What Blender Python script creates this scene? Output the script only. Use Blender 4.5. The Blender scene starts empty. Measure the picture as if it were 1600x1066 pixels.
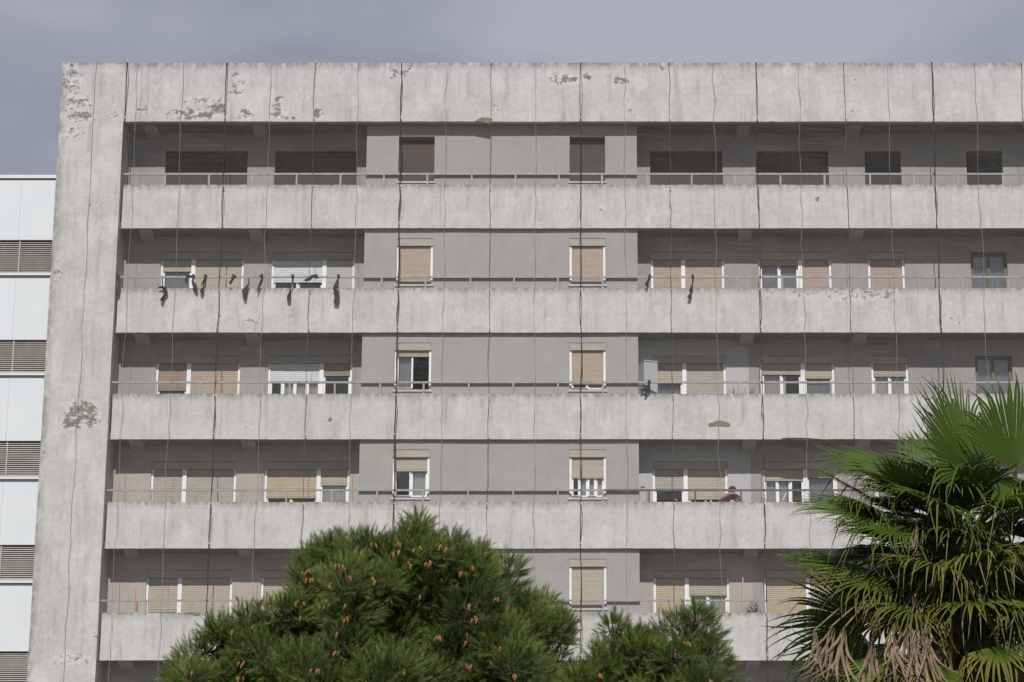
import bpy, math, random
import numpy as np
from mathutils import Vector, Matrix

# ------------------------------------------------------------------ camera, sky, sun, exposure
scene = bpy.context.scene
COL = scene.collection
FPX, CXP, CYP = 3582.0, 901.0, 533.0          # focal length and principal point, photo pixels
PITCH = math.atan(897 / 3582)
DIST, CAMZ = 58.9, 1.6                        # camera to parapet plane (y = 0), eye height
cam = bpy.data.cameras.new('camera')
cam.sensor_width = 36.0
cam.lens = FPX / 1600 * 36
cam.shift_x = (800 - CXP) / 1600
cam.clip_end = 6000
camo = bpy.data.objects.new('camera', cam)
COL.objects.link(camo)
camo.location = (0, -DIST, CAMZ)
camo.rotation_euler = (math.pi / 2 + PITCH, 0, 0)
scene.camera = camo

SUN_EL = math.radians(46)
world = bpy.data.worlds.new('World')
scene.world = world
world.use_nodes = True
wn, wl = world.node_tree.nodes, world.node_tree.links
wn.clear()
wout = wn.new('ShaderNodeOutputWorld'); wbg = wn.new('ShaderNodeBackground')
wsky = wn.new('ShaderNodeTexSky'); wsky.sky_type = 'NISHITA'; wsky.sun_disc = False
wsky.sun_elevation = SUN_EL; wsky.sun_rotation = math.pi
wbg.inputs['Strength'].default_value = 0.1
wtc = wn.new('ShaderNodeTexCoord')
wmap = wn.new('ShaderNodeMapping'); wmap.inputs['Scale'].default_value = (1.0, 1.0, 2.2)
wmap.inputs['Location'].default_value = (0.35, 0.1, 0.4)
wns = wn.new('ShaderNodeTexNoise'); wns.inputs['Scale'].default_value = 5.5
wns.inputs['Detail'].default_value = 5; wns.inputs['Roughness'].default_value = 0.48
wramp = wn.new('ShaderNodeValToRGB')
wramp.color_ramp.elements[0].position = 0.40; wramp.color_ramp.elements[0].color = (2.95, 3.1, 3.8, 1)
wramp.color_ramp.elements[1].position = 0.62; wramp.color_ramp.elements[1].color = (4.3, 4.42, 4.98, 1)
wmix = wn.new('ShaderNodeMixRGB'); wmix.inputs['Fac'].default_value = 0.9
wl.new(wtc.outputs['Generated'], wmap.inputs['Vector']); wl.new(wmap.outputs[0], wns.inputs['Vector'])
wl.new(wns.outputs['Fac'], wramp.inputs['Fac'])
wl.new(wsky.outputs[0], wmix.inputs['Color1']); wl.new(wramp.outputs[0], wmix.inputs['Color2'])
wl.new(wmix.outputs[0], wbg.inputs['Color']); wl.new(wbg.outputs[0], wout.inputs['Surface'])

sund = bpy.data.lights.new('sun', 'SUN')
sund.energy = 4.4; sund.angle = math.radians(0.5); sund.color = (1.0, 0.965, 0.925)
suno = bpy.data.objects.new('sun', sund); COL.objects.link(suno)
suno.location = (0, -80, 80)
suno.rotation_euler = Vector((0.02, 1.0, -math.tan(SUN_EL))).to_track_quat('-Z', 'Y').to_euler()
scene.view_settings.view_transform = 'Standard'
scene.view_settings.look = 'None'
scene.view_settings.exposure = 0.0
scene.view_settings.gamma = 1.0
scene.view_settings.use_curve_mapping = False
scene.cycles.transparent_max_bounces = 24

R = random.Random(11)
NR = np.random.RandomState(5)
_c, _s = math.cos(PITCH), math.sin(PITCH)

def P(px, py, Y=0.0):
    """photo pixel -> point on the vertical plane y = Y"""
    u, v = (px - CXP) / FPX, (CYP - py) / FPX
    d = (u, _c - v * _s, _s + v * _c)
    t = (Y + DIST) / d[1]
    return Vector((d[0] * t, Y, CAMZ + d[2] * t))

# ------------------------------------------------------------------ helpers
class MB:
    """collects geometry for one mesh object"""
    def __init__(s): s.v, s.f = [], []
    def quad(s, a, b, c, d):
        n = len(s.v); s.v += [tuple(a), tuple(b), tuple(c), tuple(d)]; s.f.append((n, n + 1, n + 2, n + 3))
    def box(s, x0, x1, y0, y1, z0, z1, skip=''):
        n = len(s.v)
        s.v += [(x0, y0, z0), (x1, y0, z0), (x1, y1, z0), (x0, y1, z0), (x0, y0, z1), (x1, y0, z1), (x1, y1, z1), (x0, y1, z1)]
        for k, f in (('d', (0, 3, 2, 1)), ('u', (4, 5, 6, 7)), ('f', (0, 1, 5, 4)), ('r', (1, 2, 6, 5)), ('b', (2, 3, 7, 6)), ('l', (3, 0, 4, 7))):
            if k not in skip: s.f.append(tuple(n + i for i in f))
        return s
    def tube(s, pts, rad, sides=6, cap=True):
        pts = [Vector(p) for p in pts]
        if not hasattr(rad, '__len__'): rad = [rad] * len(pts)
        n0 = len(s.v); up = Vector((0.13, 0.97, 0.21))
        for i, p in enumerate(pts):
            t = (pts[min(i + 1, len(pts) - 1)] - pts[max(i - 1, 0)])
            if t.length < 1e-9: t = Vector((0, 0, 1))
            t.normalize(); a = t.cross(up)
            if a.length < 1e-3: a = t.cross(Vector((1, 0, 0)))
            a.normalize(); b = t.cross(a)
            for k in range(sides):
                an = 2 * math.pi * k / sides
                s.v.append(tuple(p + (a * math.cos(an) + b * math.sin(an)) * rad[i]))
        for i in range(len(pts) - 1):
            for k in range(sides):
                k2 = (k + 1) % sides
                s.f.append((n0 + i * sides + k, n0 + i * sides + k2, n0 + (i + 1) * sides + k2, n0 + (i + 1) * sides + k))
        if cap:
            s.f.append(tuple(n0 + k for k in range(sides)))
            s.f.append(tuple(n0 + (len(pts) - 1) * sides + k for k in reversed(range(sides))))
        return s
    def lathe(s, prof, cx, cy, sides=14):
        n0 = len(s.v)
        for r, z in prof:
            for k in range(sides):
                an = 2 * math.pi * k / sides
                s.v.append((cx + r * math.cos(an), cy + r * math.sin(an), z))
        for i in range(len(prof) - 1):
            for k in range(sides):
                k2 = (k + 1) % sides
                s.f.append((n0 + i * sides + k, n0 + i * sides + k2, n0 + (i + 1) * sides + k2, n0 + (i + 1) * sides + k))
        return s
    def mesh(s, name):
        me = bpy.data.meshes.new(name); me.from_pydata(s.v, [], s.f); me.update(); return me
    def build(s, name, mat, parent=None, smooth=False):
        return link(name, s.mesh(name), mat, parent, smooth)

def link(name, me, mat, parent=None, smooth=False):
    if mat and not me.materials: me.materials.append(mat)
    if smooth: me.polygons.foreach_set('use_smooth', [True] * len(me.polygons))
    o = bpy.data.objects.new(name, me); COL.objects.link(o)
    if parent: put(o, parent)
    return o

def put(o, parent):
    o.parent = parent
    o.matrix_parent_inverse = MW[parent.name].inverted() if parent.name in MW else Matrix.Identity(4)

MW = {}
def empty(name, loc=(0, 0, 0), parent=None):
    o = bpy.data.objects.new(name, None); COL.objects.link(o); o.empty_display_size = 0.2
    o.location = loc
    MW[o.name] = Matrix.Translation(Vector(loc))
    if parent: put(o, parent)
    return o

def tag(o, label, cat, group=None):
    o['label'] = label; o['category'] = cat
    if group: o['group'] = group
    return o

def npmesh(name, verts, tris, nper):
    """fast mesh from numpy arrays; tris: (n, nper) indices"""
    me = bpy.data.meshes.new(name)
    me.vertices.add(len(verts)); me.vertices.foreach_set('co', np.ascontiguousarray(verts, dtype=np.float32).ravel())
    n = len(tris)
    me.loops.add(n * nper); me.loops.foreach_set('vertex_index', np.ascontiguousarray(tris, dtype=np.int32).ravel())
    me.polygons.add(n)
    me.polygons.foreach_set('loop_start', np.arange(0, n * nper, nper, dtype=np.int32))
    me.update(calc_edges=True)
    me.shade_flat()
    return me

def attr(me, name, vals):
    a = me.attributes.new(name, 'FLOAT', 'POINT'); a.data.foreach_set('value', np.asarray(vals, dtype=np.float32))

# ------------------------------------------------------------------ materials
def mat_new(name):
    m = bpy.data.materials.new(name); m.use_nodes = True
    nt = m.node_tree; b = nt.nodes['Principled BSDF']
    return m, nt, b

def nnode(nt, t, **kw):
    n = nt.nodes.new(t)
    for k, v in kw.items():
        if k in n.inputs: n.inputs[k].default_value = v
        else: setattr(n, k, v)
    return n

def noise(nt, vec, scale, detail=4, rough=0.55, mapscale=None):
    n = nnode(nt, 'ShaderNodeTexNoise'); n.inputs['Scale'].default_value = scale
    n.inputs['Detail'].default_value = detail; n.inputs['Roughness'].default_value = rough
    if mapscale:
        mp = nnode(nt, 'ShaderNodeMapping'); mp.inputs['Scale'].default_value = mapscale
        nt.links.new(vec, mp.inputs['Vector']); vec = mp.outputs[0]
    nt.links.new(vec, n.inputs['Vector'])
    return n.outputs['Fac']

def mth(nt, op, a, b=None, clamp=False):
    n = nnode(nt, 'ShaderNodeMath', operation=op); n.use_clamp = clamp
    for i, x in enumerate((a, b)):
        if x is None: continue
        if isinstance(x, (int, float)): n.inputs[i].default_value = x
        else: nt.links.new(x, n.inputs[i])
    return n.outputs[0]

def ramp(nt, fac, p0, p1, c0=(0, 0, 0, 1), c1=(1, 1, 1, 1)):
    r = nnode(nt, 'ShaderNodeValToRGB')
    r.color_ramp.elements[0].position = p0; r.color_ramp.elements[1].position = p1
    r.color_ramp.elements[0].color = c0; r.color_ramp.elements[1].color = c1
    nt.links.new(fac, r.inputs['Fac']); return r.outputs[0]

def mixc(nt, fac, a, b, mode='MIX'):
    n = nnode(nt, 'ShaderNodeMixRGB', blend_type=mode)
    for i, x in (('Fac', fac), ('Color1', a), ('Color2', b)):
        if isinstance(x, (int, float)): n.inputs[i].default_value = x
        elif isinstance(x, tuple): n.inputs[i].default_value = (*x[:3], 1)
        else: nt.links.new(x, n.inputs[i])
    return n.outputs[0]

def geo_pos(nt):
    return nnode(nt, 'ShaderNodeNewGeometry').outputs['Position']

def bump(nt, b, h, strength=0.3, dist=0.02):
    n = nnode(nt, 'ShaderNodeBump'); n.inputs['Strength'].default_value = strength; n.inputs['Distance'].default_value = dist
    nt.links.new(h, n.inputs['Height']); nt.links.new(n.outputs[0], b.inputs['Normal'])

def concrete_mat(name, light, dark, warm, peel=True, streak=0.75, grain=1.0):
    m, nt, b = mat_new(name)
    pos = geo_pos(nt)
    big = noise(nt, pos, 0.9, 5, 0.6)
    col = mixc(nt, ramp(nt, big, 0.3, 0.7), dark, light)
    w = noise(nt, pos, 0.45, 3, 0.5, (1, 1, 1.6))
    col = mixc(nt, mth(nt, 'MULTIPLY', ramp(nt, w, 0.45, 0.75), 0.5), col, warm)
    st = noise(nt, pos, 5.0, 5, 0.65, (1.0, 1.0, 0.05))
    st2 = noise(nt, pos, 1.2, 3, 0.5)
    sm = mth(nt, 'MULTIPLY', ramp(nt, st, 0.47, 0.74), ramp(nt, st2, 0.36, 0.62))
    col = mixc(nt, mth(nt, 'MULTIPLY', sm, streak), col, (dark[0] * .52, dark[1] * .49, dark[2] * .46))
    bl = noise(nt, pos, 2.6, 6, 0.72, (1, 1, .8))
    col = mixc(nt, mth(nt, 'MULTIPLY', ramp(nt, bl, 0.52, 0.68), 0.30 * grain), col, (dark[0] * .66, dark[1] * .65, dark[2] * .63))
    col = mixc(nt, mth(nt, 'MULTIPLY', ramp(nt, noise(nt, pos, 1.9, 5, 0.6, (1, 1, .6)), 0.52, 0.66), 0.45 * grain), col, (min(.8, light[0] * 1.16), min(.8, light[1] * 1.18), min(.8, light[2] * 1.21)))
    mot = noise(nt, pos, 9.0, 6, 0.7)
    col = mixc(nt, 0.15 * grain, col, ramp(nt, mot, 0.25, 0.75, (0.1, 0.1, 0.1, 1), (0.95, 0.95, 0.94, 1)), 'OVERLAY')
    spk = noise(nt, pos, 24.0, 3, 0.6)
    spm = mth(nt, 'MULTIPLY', ramp(nt, spk, 0.66, 0.73), ramp(nt, noise(nt, pos, 1.7, 3), 0.5, 0.65))
    col = mixc(nt, mth(nt, 'MULTIPLY', spm, 0.55), col, (0.15, 0.14, 0.13))
    h = mixc(nt, 0.5, mot, noise(nt, pos, 40, 3))
    rough = 0.88
    if peel:
        pa = nnode(nt, 'ShaderNodeAttribute', attribute_name='peel').outputs['Fac']
        ga = nnode(nt, 'ShaderNodeAttribute', attribute_name='grime').outputs['Fac']
        pn = mth(nt, 'ADD', mth(nt, 'MULTIPLY', mth(nt, 'SUBTRACT', noise(nt, pos, 5.0, 8, 0.8, (1, 1, 1.5)), .5), 1.9), .5)
        # thin white halo of old filler round the flaking
        pm = mth(nt, 'ADD', mth(nt, 'MULTIPLY', pa, 0.30), pn)
        halo = mth(nt, 'MULTIPLY', ramp(nt, mth(nt, 'ADD', mth(nt, 'MULTIPLY', pa, 0.5), mth(nt, 'MULTIPLY', noise(nt, pos, 2.2, 4), 0.6)), 0.5, 0.72), 0.55)
        col = mixc(nt, halo, col, (light[0] * 1.13, light[1] * 1.14, light[2] * 1.16))
        mask = mth(nt, 'MULTIPLY', ramp(nt, pm, 0.80, 0.83), ramp(nt, pa, 0.03, 0.1))
        pc = mixc(nt, ramp(nt, noise(nt, pos, 14, 4), 0.4, 0.62), (0.165, 0.155, 0.147), (0.265, 0.215, 0.178))
        col = mixc(nt, mask, col, pc)
        gm = mth(nt, 'MULTIPLY', ga, ramp(nt, noise(nt, pos, 7.0, 6, 0.7, (1, 1, 0.45)), 0.36, 0.58))
        col = mixc(nt, mth(nt, 'MULTIPLY', gm, 0.8), col, (0.12, 0.11, 0.10))
        h = mixc(nt, mth(nt, 'MULTIPLY', mask, 0.8), h, (0, 0, 0))
    nt.links.new(col, b.inputs['Base Color']); b.inputs['Roughness'].default_value = rough
    b.inputs['Specular IOR Level'].default_value = 0.2
    bump(nt, b, h, 0.35, 0.02)
    return m

def simple(name, col, rough=0.6, var=0.12, scale=6.0, metal=0.0, spec=0.3, bmp=0.0, stretch=None):
    m, nt, b = mat_new(name)
    pos = geo_pos(nt)
    n = noise(nt, pos, scale, 4, 0.6, stretch)
    lo = tuple(c * (1 - var) for c in col); hi = tuple(min(1, c * (1 + var)) for c in col)
    nt.links.new(ramp(nt, n, 0.3, 0.7, (*lo, 1), (*hi, 1)), b.inputs['Base Color'])
    b.inputs['Roughness'].default_value = rough; b.inputs['Metallic'].default_value = metal
    b.inputs['Specular IOR Level'].default_value = spec
    if bmp: bump(nt, b, noise(nt, pos, scale * 4, 4), bmp, 0.01)
    return m

M_CONC = concrete_mat('painted_concrete', (0.555, 0.546, 0.53), (0.47, 0.46, 0.446), (0.505, 0.47, 0.445), streak=0.7)
M_WALL = concrete_mat('grey_render', (0.335, 0.32, 0.305), (0.285, 0.272, 0.26), (0.335, 0.302, 0.275), peel=False, streak=0.18, grain=0.45)
M_BLOCK = concrete_mat('grey_render_block', (0.35, 0.342, 0.328), (0.31, 0.303, 0.291), (0.355, 0.318, 0.288), peel=False, streak=0.12, grain=0.35)
M_WALLB = concrete_mat('beige_render', (0.42, 0.385, 0.34), (0.36, 0.33, 0.29), (0.42, 0.36, 0.32), peel=False, streak=0.18, grain=0.45)
M_WALLG = concrete_mat('pale_grey_render', (0.46, 0.46, 0.47), (0.41, 0.41, 0.415), (0.43, 0.42, 0.41), peel=False, streak=0.12, grain=0.35)
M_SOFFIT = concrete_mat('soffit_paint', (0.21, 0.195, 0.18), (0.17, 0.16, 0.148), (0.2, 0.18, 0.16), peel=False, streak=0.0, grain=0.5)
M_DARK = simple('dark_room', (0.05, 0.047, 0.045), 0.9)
M_RAIL = simple('galvanised_rail', (0.30, 0.30, 0.29), 0.55, 0.2, 5, 0.2)
M_RAILDK = simple('dark_rail_paint', (0.10, 0.105, 0.11), 0.5, 0.2, 5)
M_FRAME = simple('white_frame', (0.8, 0.8, 0.8), 0.45, 0.05, 3)
M_BROWNFRAME = simple('old_brown_frame', (0.16, 0.12, 0.095), 0.6, 0.2, 8)
M_SILL = simple('sill_stone', (0.45, 0.44, 0.42), 0.7)
M_ROPE = simple('dark_rope', (0.045, 0.043, 0.042), 0.9, 0.3, 20)
M_SEAM = simple('grey_net_seam', (0.24, 0.235, 0.23), 0.9, 0.25, 20)
M_ROPEG = simple('grey_rope', (0.10, 0.098, 0.095), 0.9, 0.25, 20)
M_NET = simple('net_thread', (0.24, 0.228, 0.212), 0.9, 0.1, 2)
M_CLIP = simple('white_clip', (0.75, 0.75, 0.73), 0.5)
M_RAG = simple('black_plastic', (0.04, 0.04, 0.042), 0.6, 0.35, 25, bmp=0.5)
M_CLAD = None
M_BROKEN = simple('broken_render', (0.21, 0.165, 0.13), 0.95, 0.35, 18, bmp=0.8)
M_CRACK = simple('dark_gap', (0.05, 0.045, 0.04), 0.95, 0.3, 18)
SHUT = {}
def shutter_mat(key):
    if key not in SHUT:
        c = {'orange': (0.365, 0.288, 0.222), 'beige': (0.375, 0.33, 0.258), 'greybeige': (0.34, 0.315, 0.262), 'sand': (0.395, 0.325, 0.225),
             'white': (0.56, 0.555, 0.57), 'grey': (0.39, 0.385, 0.375), 'brown': (0.27, 0.2, 0.15), 'pink': (0.345, 0.27, 0.228),
             'dark': (0.050, 0.037, 0.028), 'darkgrey': (0.028, 0.028, 0.030), 'box': (0.36, 0.335, 0.285), 'boxgrey': (0.30, 0.285, 0.255)}[key]
        SHUT[key] = simple('shutter_' + key, c, 0.55, 0.1, 2.5, stretch=(1, 1, 6))
    return SHUT[key]

def glass_mat():
    m, nt, b = mat_new('window_glass')
    out = [n for n in nt.nodes if n.type == 'OUTPUT_MATERIAL'][0]
    nt.nodes.remove(b)
    t = nnode(nt, 'ShaderNodeBsdfTransparent'); t.inputs[0].default_value = (0.97, 0.975, 0.98, 1)
    g = nnode(nt, 'ShaderNodeBsdfGlossy'); g.inputs['Roughness'].default_value = 0.03; g.inputs[0].default_value = (0.92, 0.9, 0.87, 1)
    lw = nnode(nt, 'ShaderNodeLayerWeight'); lw.inputs['Blend'].default_value = 0.35
    fac = mth(nt, 'ADD', mth(nt, 'MULTIPLY', lw.outputs['Fresnel'], 0.6), 0.09)
    mx = nnode(nt, 'ShaderNodeMixShader')
    nt.links.new(fac, mx.inputs[0]); nt.links.new(t.outputs[0], mx.inputs[1]); nt.links.new(g.outputs[0], mx.inputs[2])
    nt.links.new(mx.outputs[0], out.inputs['Surface'])
    return m
M_GLASS = glass_mat()
M_CURT = simple('white_curtain', (0.62, 0.61, 0.60), 0.9, 0.06, 4)
M_CURTG = simple('grey_curtain', (0.36, 0.37, 0.385), 0.9, 0.08, 4)

def clad_mat():
    m, nt, b = mat_new('white_cladding')
    pos = geo_pos(nt)
    n = noise(nt, pos, 0.7, 3, 0.5)
    col = ramp(nt, n, 0.3, 0.7, (0.575, 0.607, 0.635, 1), (0.60, 0.63, 0.655, 1))
    st = noise(nt, pos, 4.0, 4, 0.6, (1, 1, 0.03))
    col = mixc(nt, mth(nt, 'MULTIPLY', ramp(nt, st, 0.5, 0.85), 0.12), col, (0.46, 0.48, 0.49))
    nt.links.new(col, b.inputs['Base Color']); b.inputs['Roughness'].default_value = 0.5
    b.inputs['Specular IOR Level'].default_value = 0.25
    wv = nnode(nt, 'ShaderNodeTexWave', wave_type='BANDS', bands_direction='X'); wv.inputs['Scale'].default_value = 5.2
    nt.links.new(pos, wv.inputs['Vector'])
    bump(nt, b, wv.outputs['Fac'], 0.12, 0.01)
    return m
M_CLAD = clad_mat()
M_LEDGE = simple('white_ledge', (0.6, 0.6, 0.6), 0.5, 0.05, 2)
M_SLAT = simple('louvre_slat', (0.36, 0.345, 0.315), 0.5, 0.1, 3)

# ------------------------------------------------------------------ ground
g = MB(); g.quad((-2500, -2500, 0), (2500, -2500, 0), (2500, 2500, 0), (-2500, 2500, 0))
mg, nt, b = mat_new('ground_earth')
pos = geo_pos(nt)
c = mixc(nt, ramp(nt, noise(nt, pos, 0.15, 6, 0.6), 0.35, 0.65), (0.085, 0.08, 0.06), (0.125, 0.115, 0.09))
c = mixc(nt, 0.3, c, ramp(nt, noise(nt, pos, 9, 5, 0.7), 0.3, 0.7, (0.05, 0.05, 0.04, 1), (0.15, 0.14, 0.12, 1)))
nt.links.new(c, b.inputs['Base Color']); b.inputs['Roughness'].default_value = 0.95
o = g.build('ground', mg); o['kind'] = 'structure'

# ------------------------------------------------------------------ apartment block
XL, XP, XR = -13.99, -12.26, 16.6            # pillar outer edge, pillar inner edge, far end
BX0, BX1 = -5.69, 1.63                       # projecting bay
YW, YB, YF = 0.75, 0.10, -0.20               # loggia wall, bay wall, frame (pillar and top band)
NST = 7
ZT = [20.69 - 2.886 * i for i in range(NST)]  # parapet tops
ZB = [z - 1.22 for z in ZT]                  # parapet bottoms (slab undersides)
ZROOF, ZTOP = 22.42, 24.11
house = empty('apartment_building', (0, 0.5, 0))
tag(house, 'long grey concrete apartment block with stacked balcony bands and a thick frame', 'building')

# weathering of the concrete faces: ellipses in photo pixels (cx, cy, rx, ry, strength)
BLOBS_FRAME = [(112, 125, 14, 26, .95), (120, 160, 20, 9, 1.0), (128, 181, 24, 7, 1.1), (112, 207, 16, 8, .9), (162, 178, 30, 5, .6),
               (176, 184, 6, 6, .9), (128, 645, 24, 17, 1.25), (108, 652, 10, 12, 1.1), (112, 663, 18, 6, 1.3), (140, 661, 14, 5, 1.1), (110, 1030, 30, 9, .8), (90, 425, 7, 30, .75),
               (140, 320, 26, 4, .7), (68, 705, 6, 16, .8), (150, 992, 40, 5, .65), (85, 255, 5, 35, .6), (88, 540, 8, 18, .5),
               (219, 172, 13, 6, .95), (300, 178, 34, 8, 1.2), (340, 170, 13, 9, 1.3), (318, 156, 30, 5, .9), (368, 135, 12, 20, .85),
               (383, 176, 12, 8, 1.1), (270, 176, 10, 6, .9), (245, 135, 6, 5, .8), (432, 174, 9, 8, 1.15), (434, 155, 8, 4, 1.2), (450, 184, 14, 3, 1.15),
               (497, 177, 8, 8, 1.2), (478, 157, 12, 3, .9), (580, 170, 10, 4, .7), (622, 113, 16, 6, 1.0), (640, 109, 6, 4, 1.2), (612, 122, 8, 6, .8),
               (873, 123, 12, 8, 1.1), (893, 126, 10, 6, 1.2), (916, 119, 8, 6, 1.15), (965, 126, 6, 6, 1.2), (979, 126, 5, 4, 1.2), (985, 175, 8, 9, .7),
               (1030, 103, 7, 9, .8), (1334, 126, 3, 3, 1.6), (1330, 168, 16, 8, .6), (856, 110, 5, 5, .9), (813, 145, 12, 10, .5), (776, 168, 4, 4, 1.2)]
BLOBS_BAND = [(1360, 461, 45, 6, .95), (1240, 460, 45, 8, .7), (395, 497, 16, 5, .9), (350, 492, 20, 4, .7), (1000, 460, 20, 8, .5), (1500, 500, 22, 10, .5),
              (516, 656, 4, 3, 1.4), (380, 668, 30, 4, .5), (240, 615, 50, 4, .6), (1300, 462, 30, 8, .7), (450, 490, 8, 20, .5), (405, 487, 3, 14, .6),
              (1070, 620, 40, 5, .5), (1440, 625, 40, 6, .6), (1190, 790, 60, 5, .7), (320, 790, 50, 4, .6), (940, 325, 6, 6, .9), (650, 792, 60, 4, .5), (1276, 312, 4, 3, 1.5),
              (310, 960, 12, 4, 1.1), (1150, 965, 40, 5, .7)]
def blobs_world(bl, Y):
    out = []
    for cx, cy, rx, ry, s in bl:
        p, q, r_ = P(cx, cy, Y), P(cx + rx, cy, Y), P(cx, cy - ry, Y)
        out.append((p.x, p.z, q.x - p.x, r_.z - p.z, s))
    return out
BW_FRAME, BW_BAND = blobs_world(BLOBS_FRAME, YF), blobs_world(BLOBS_BAND, 0)

def slab_grid(name, x0, x1, z0, z1, y0, y1, blobs, mat, step=0.11, top_grime=0.3, parent=house, grime_sides=False):
    """a wall slab whose front face is a slightly uneven grid that carries the flaking and grime fields"""
    nx, nz = max(2, int(round((x1 - x0) / step))), max(2, int(round((z1 - z0) / step)))
    X, Z = np.meshgrid(np.linspace(x0, x1, nx + 1), np.linspace(z0, z1, nz + 1))
    Y = y0 + 0.004 * np.sin(X * 1.9 + Z * .7) + NR.normal(0, 0.0012, X.shape)
    Zj = Z.copy(); Xj = X.copy()
    Zj[0] += NR.normal(0, 0.0018, nx + 1) + .003 * np.sin(X[0] * 1.1); Zj[-1] += NR.normal(0, 0.003, nx + 1)
    peel = np.zeros_like(X)
    for bx, bz, rx, rz, s in blobs:
        d2 = ((X - bx) / (rx * 1.25)) ** 2 + ((Z - bz) / (rz * 1.25 + .02)) ** 2
        peel = np.maximum(peel, s * np.clip(1.25 - d2 * .75, 0, 1))
    dt = (z1 - Z)
    gr = np.clip(1 - dt / top_grime, 0, 1) ** 1.5
    if grime_sides: gr = np.maximum(gr, 0.85 * np.clip(1 - (X - x0) / 0.22, 0, 1))
    v = np.stack([Xj, Y, Zj], -1).reshape(-1, 3)
    idx = np.arange((nx + 1) * (nz + 1)).reshape(nz + 1, nx + 1)
    quads = np.stack([idx[:-1, :-1], idx[:-1, 1:], idx[1:, 1:], idx[1:, :-1]], -1).reshape(-1, 4)
    # back rim: extrude the boundary
    rim = np.concatenate([idx[0, :], idx[1:, -1], idx[-1, -2::-1], idx[-2:0:-1, 0]])
    n0 = len(v); bv = v[rim].copy(); bv[:, 1] = y1
    v2 = np.concatenate([v, bv]); m_ = len(rim); k = np.arange(m_)
    side = np.stack([rim, n0 + k, n0 + (k + 1) % m_, rim[(k + 1) % m_]], -1)
    me = npmesh(name, v2, np.concatenate([quads, side]), 4)
    pl = np.concatenate([peel.ravel(), np.zeros(m_)]); gl = np.concatenate([gr.ravel(), np.full(m_, .3)])
    attr(me, 'peel', pl); attr(me, 'grime', gl)
    return link(name, me, mat, parent)

slab_grid('pillar', XL, XP, 0.0, ZTOP, YF, 1.6, BW_FRAME, M_CONC, top_grime=0.16, grime_sides=True)
slab_grid('top_band', XP + .003, XR, ZROOF, ZTOP - .004, YF, 0.0, BW_FRAME, M_CONC, top_grime=0.3)
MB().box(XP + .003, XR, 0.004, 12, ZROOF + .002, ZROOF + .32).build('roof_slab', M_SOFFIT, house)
MB().box(XL + .02, XR, 11.7, 12.0, 0, ZTOP - .3).build('rear_wall', M_WALL, house)
MB().box(XL + .02, XL + .3, 1.61, 11.7, 0, ZTOP - .3).build('side_wall', M_WALL, house)
MB().box(XR - .3, XR - .002, 0.9, 11.7, 0, ZROOF).build('side_wall', M_WALL, house)
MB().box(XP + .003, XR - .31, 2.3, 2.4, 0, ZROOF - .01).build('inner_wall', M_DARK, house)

for i in range(NST):
    slab_grid('balcony_parapet', XP + .05, XR, ZB[i], ZT[i], 0.0, 0.09, BW_BAND, M_CONC, top_grime=0.22)
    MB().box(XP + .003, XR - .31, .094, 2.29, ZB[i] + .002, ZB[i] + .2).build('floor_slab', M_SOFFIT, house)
    zc = ZROOF if i == 0 else ZB[i - 1]
    for bx in (-11.6, -8.64, 4.54, 7.55):
        wd = MB(); yf, yb = .11, YW - .002
        for xx in (bx - .18, bx + .18): wd.v += [(xx, yf, zc - .012), (xx, yb, zc - .18), (xx, yb, zc + .01), (xx, yf, zc + .01)]
        wd.f = [(0, 1, 2, 3), (7, 6, 5, 4), (0, 4, 5, 1), (1, 5, 6, 2), (2, 6, 7, 3), (3, 7, 4, 0)]
        wd.build('beam_end', M_WALLB, house)
# ground floor wall, below the lowest band and out of view
MB().box(XP + .003, XR - .31, .3, .5, 0, ZB[-1]).build('ground_floor_wall', M_WALL, house)

# ---- windows --------------------------------------------------------------
COLS = {'A': (-11.25, -9.0, .39), 'B': (-8.25, -6.0, .635), 'E': (2.01, 3.99, .44), 'F': (4.91, 6.89, .575), 'G': (7.88, 8.87, 0), 'H': (10.66, 11.65, 0),
        'I': (13.4, 14.4, 0), 'C': (-4.82, -3.85, 0), 'D': (-.19, .77, 0)}

def shutter(win, x0, x1, z0, z1, y, key, warp=0.0):
    """roller shutter hanging from z1 down to z0: curved slats with a groove between each pair"""
    mb = MB(); pitch = 0.052; z = z1; rows = []
    while z - pitch > z0:
        rows += [(z, y + .003), (z - .008, y), (z - pitch + .012, y - .001), (z - pitch + .004, y + .003)]
        z -= pitch
    rows.append((z0, y + .006))
    n = len(rows)
    for (zz, yy) in rows:
        mb.v += [(x0, yy, zz), (x1, yy, zz + warp)]
    for k in range(n - 1): mb.f.append((2 * k, 2 * k + 2, 2 * k + 3, 2 * k + 1))
    o = mb.build('shutter', shutter_mat(key), win)
    # bottom bar
    MB().box(x0 + .004, x1 - .004, y - .006, y + .014, z0 - .028, z0 + .004).build('shutter_bar', shutter_mat(key), win)
    return o

def curtain(win, x0, x1, z0, z1, y, mat):
    n = max(8, int((x1 - x0) / .018)); mb = MB(); ph = R.uniform(0, 6)
    for k in range(n + 1):
        x = x0 + (x1 - x0) * k / n
        dy = .022 * math.sin(x * 52 + ph) + .012 * math.sin(x * 87 + ph * 2)
        mb.v += [(x, y + dy, z0), (x, y + dy * .6, z1)]
    for k in range(n): mb.f.append((2 * k, 2 * k + 2, 2 * k + 3, 2 * k + 1))
    return mb.build('curtain', mat, win, True)

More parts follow.
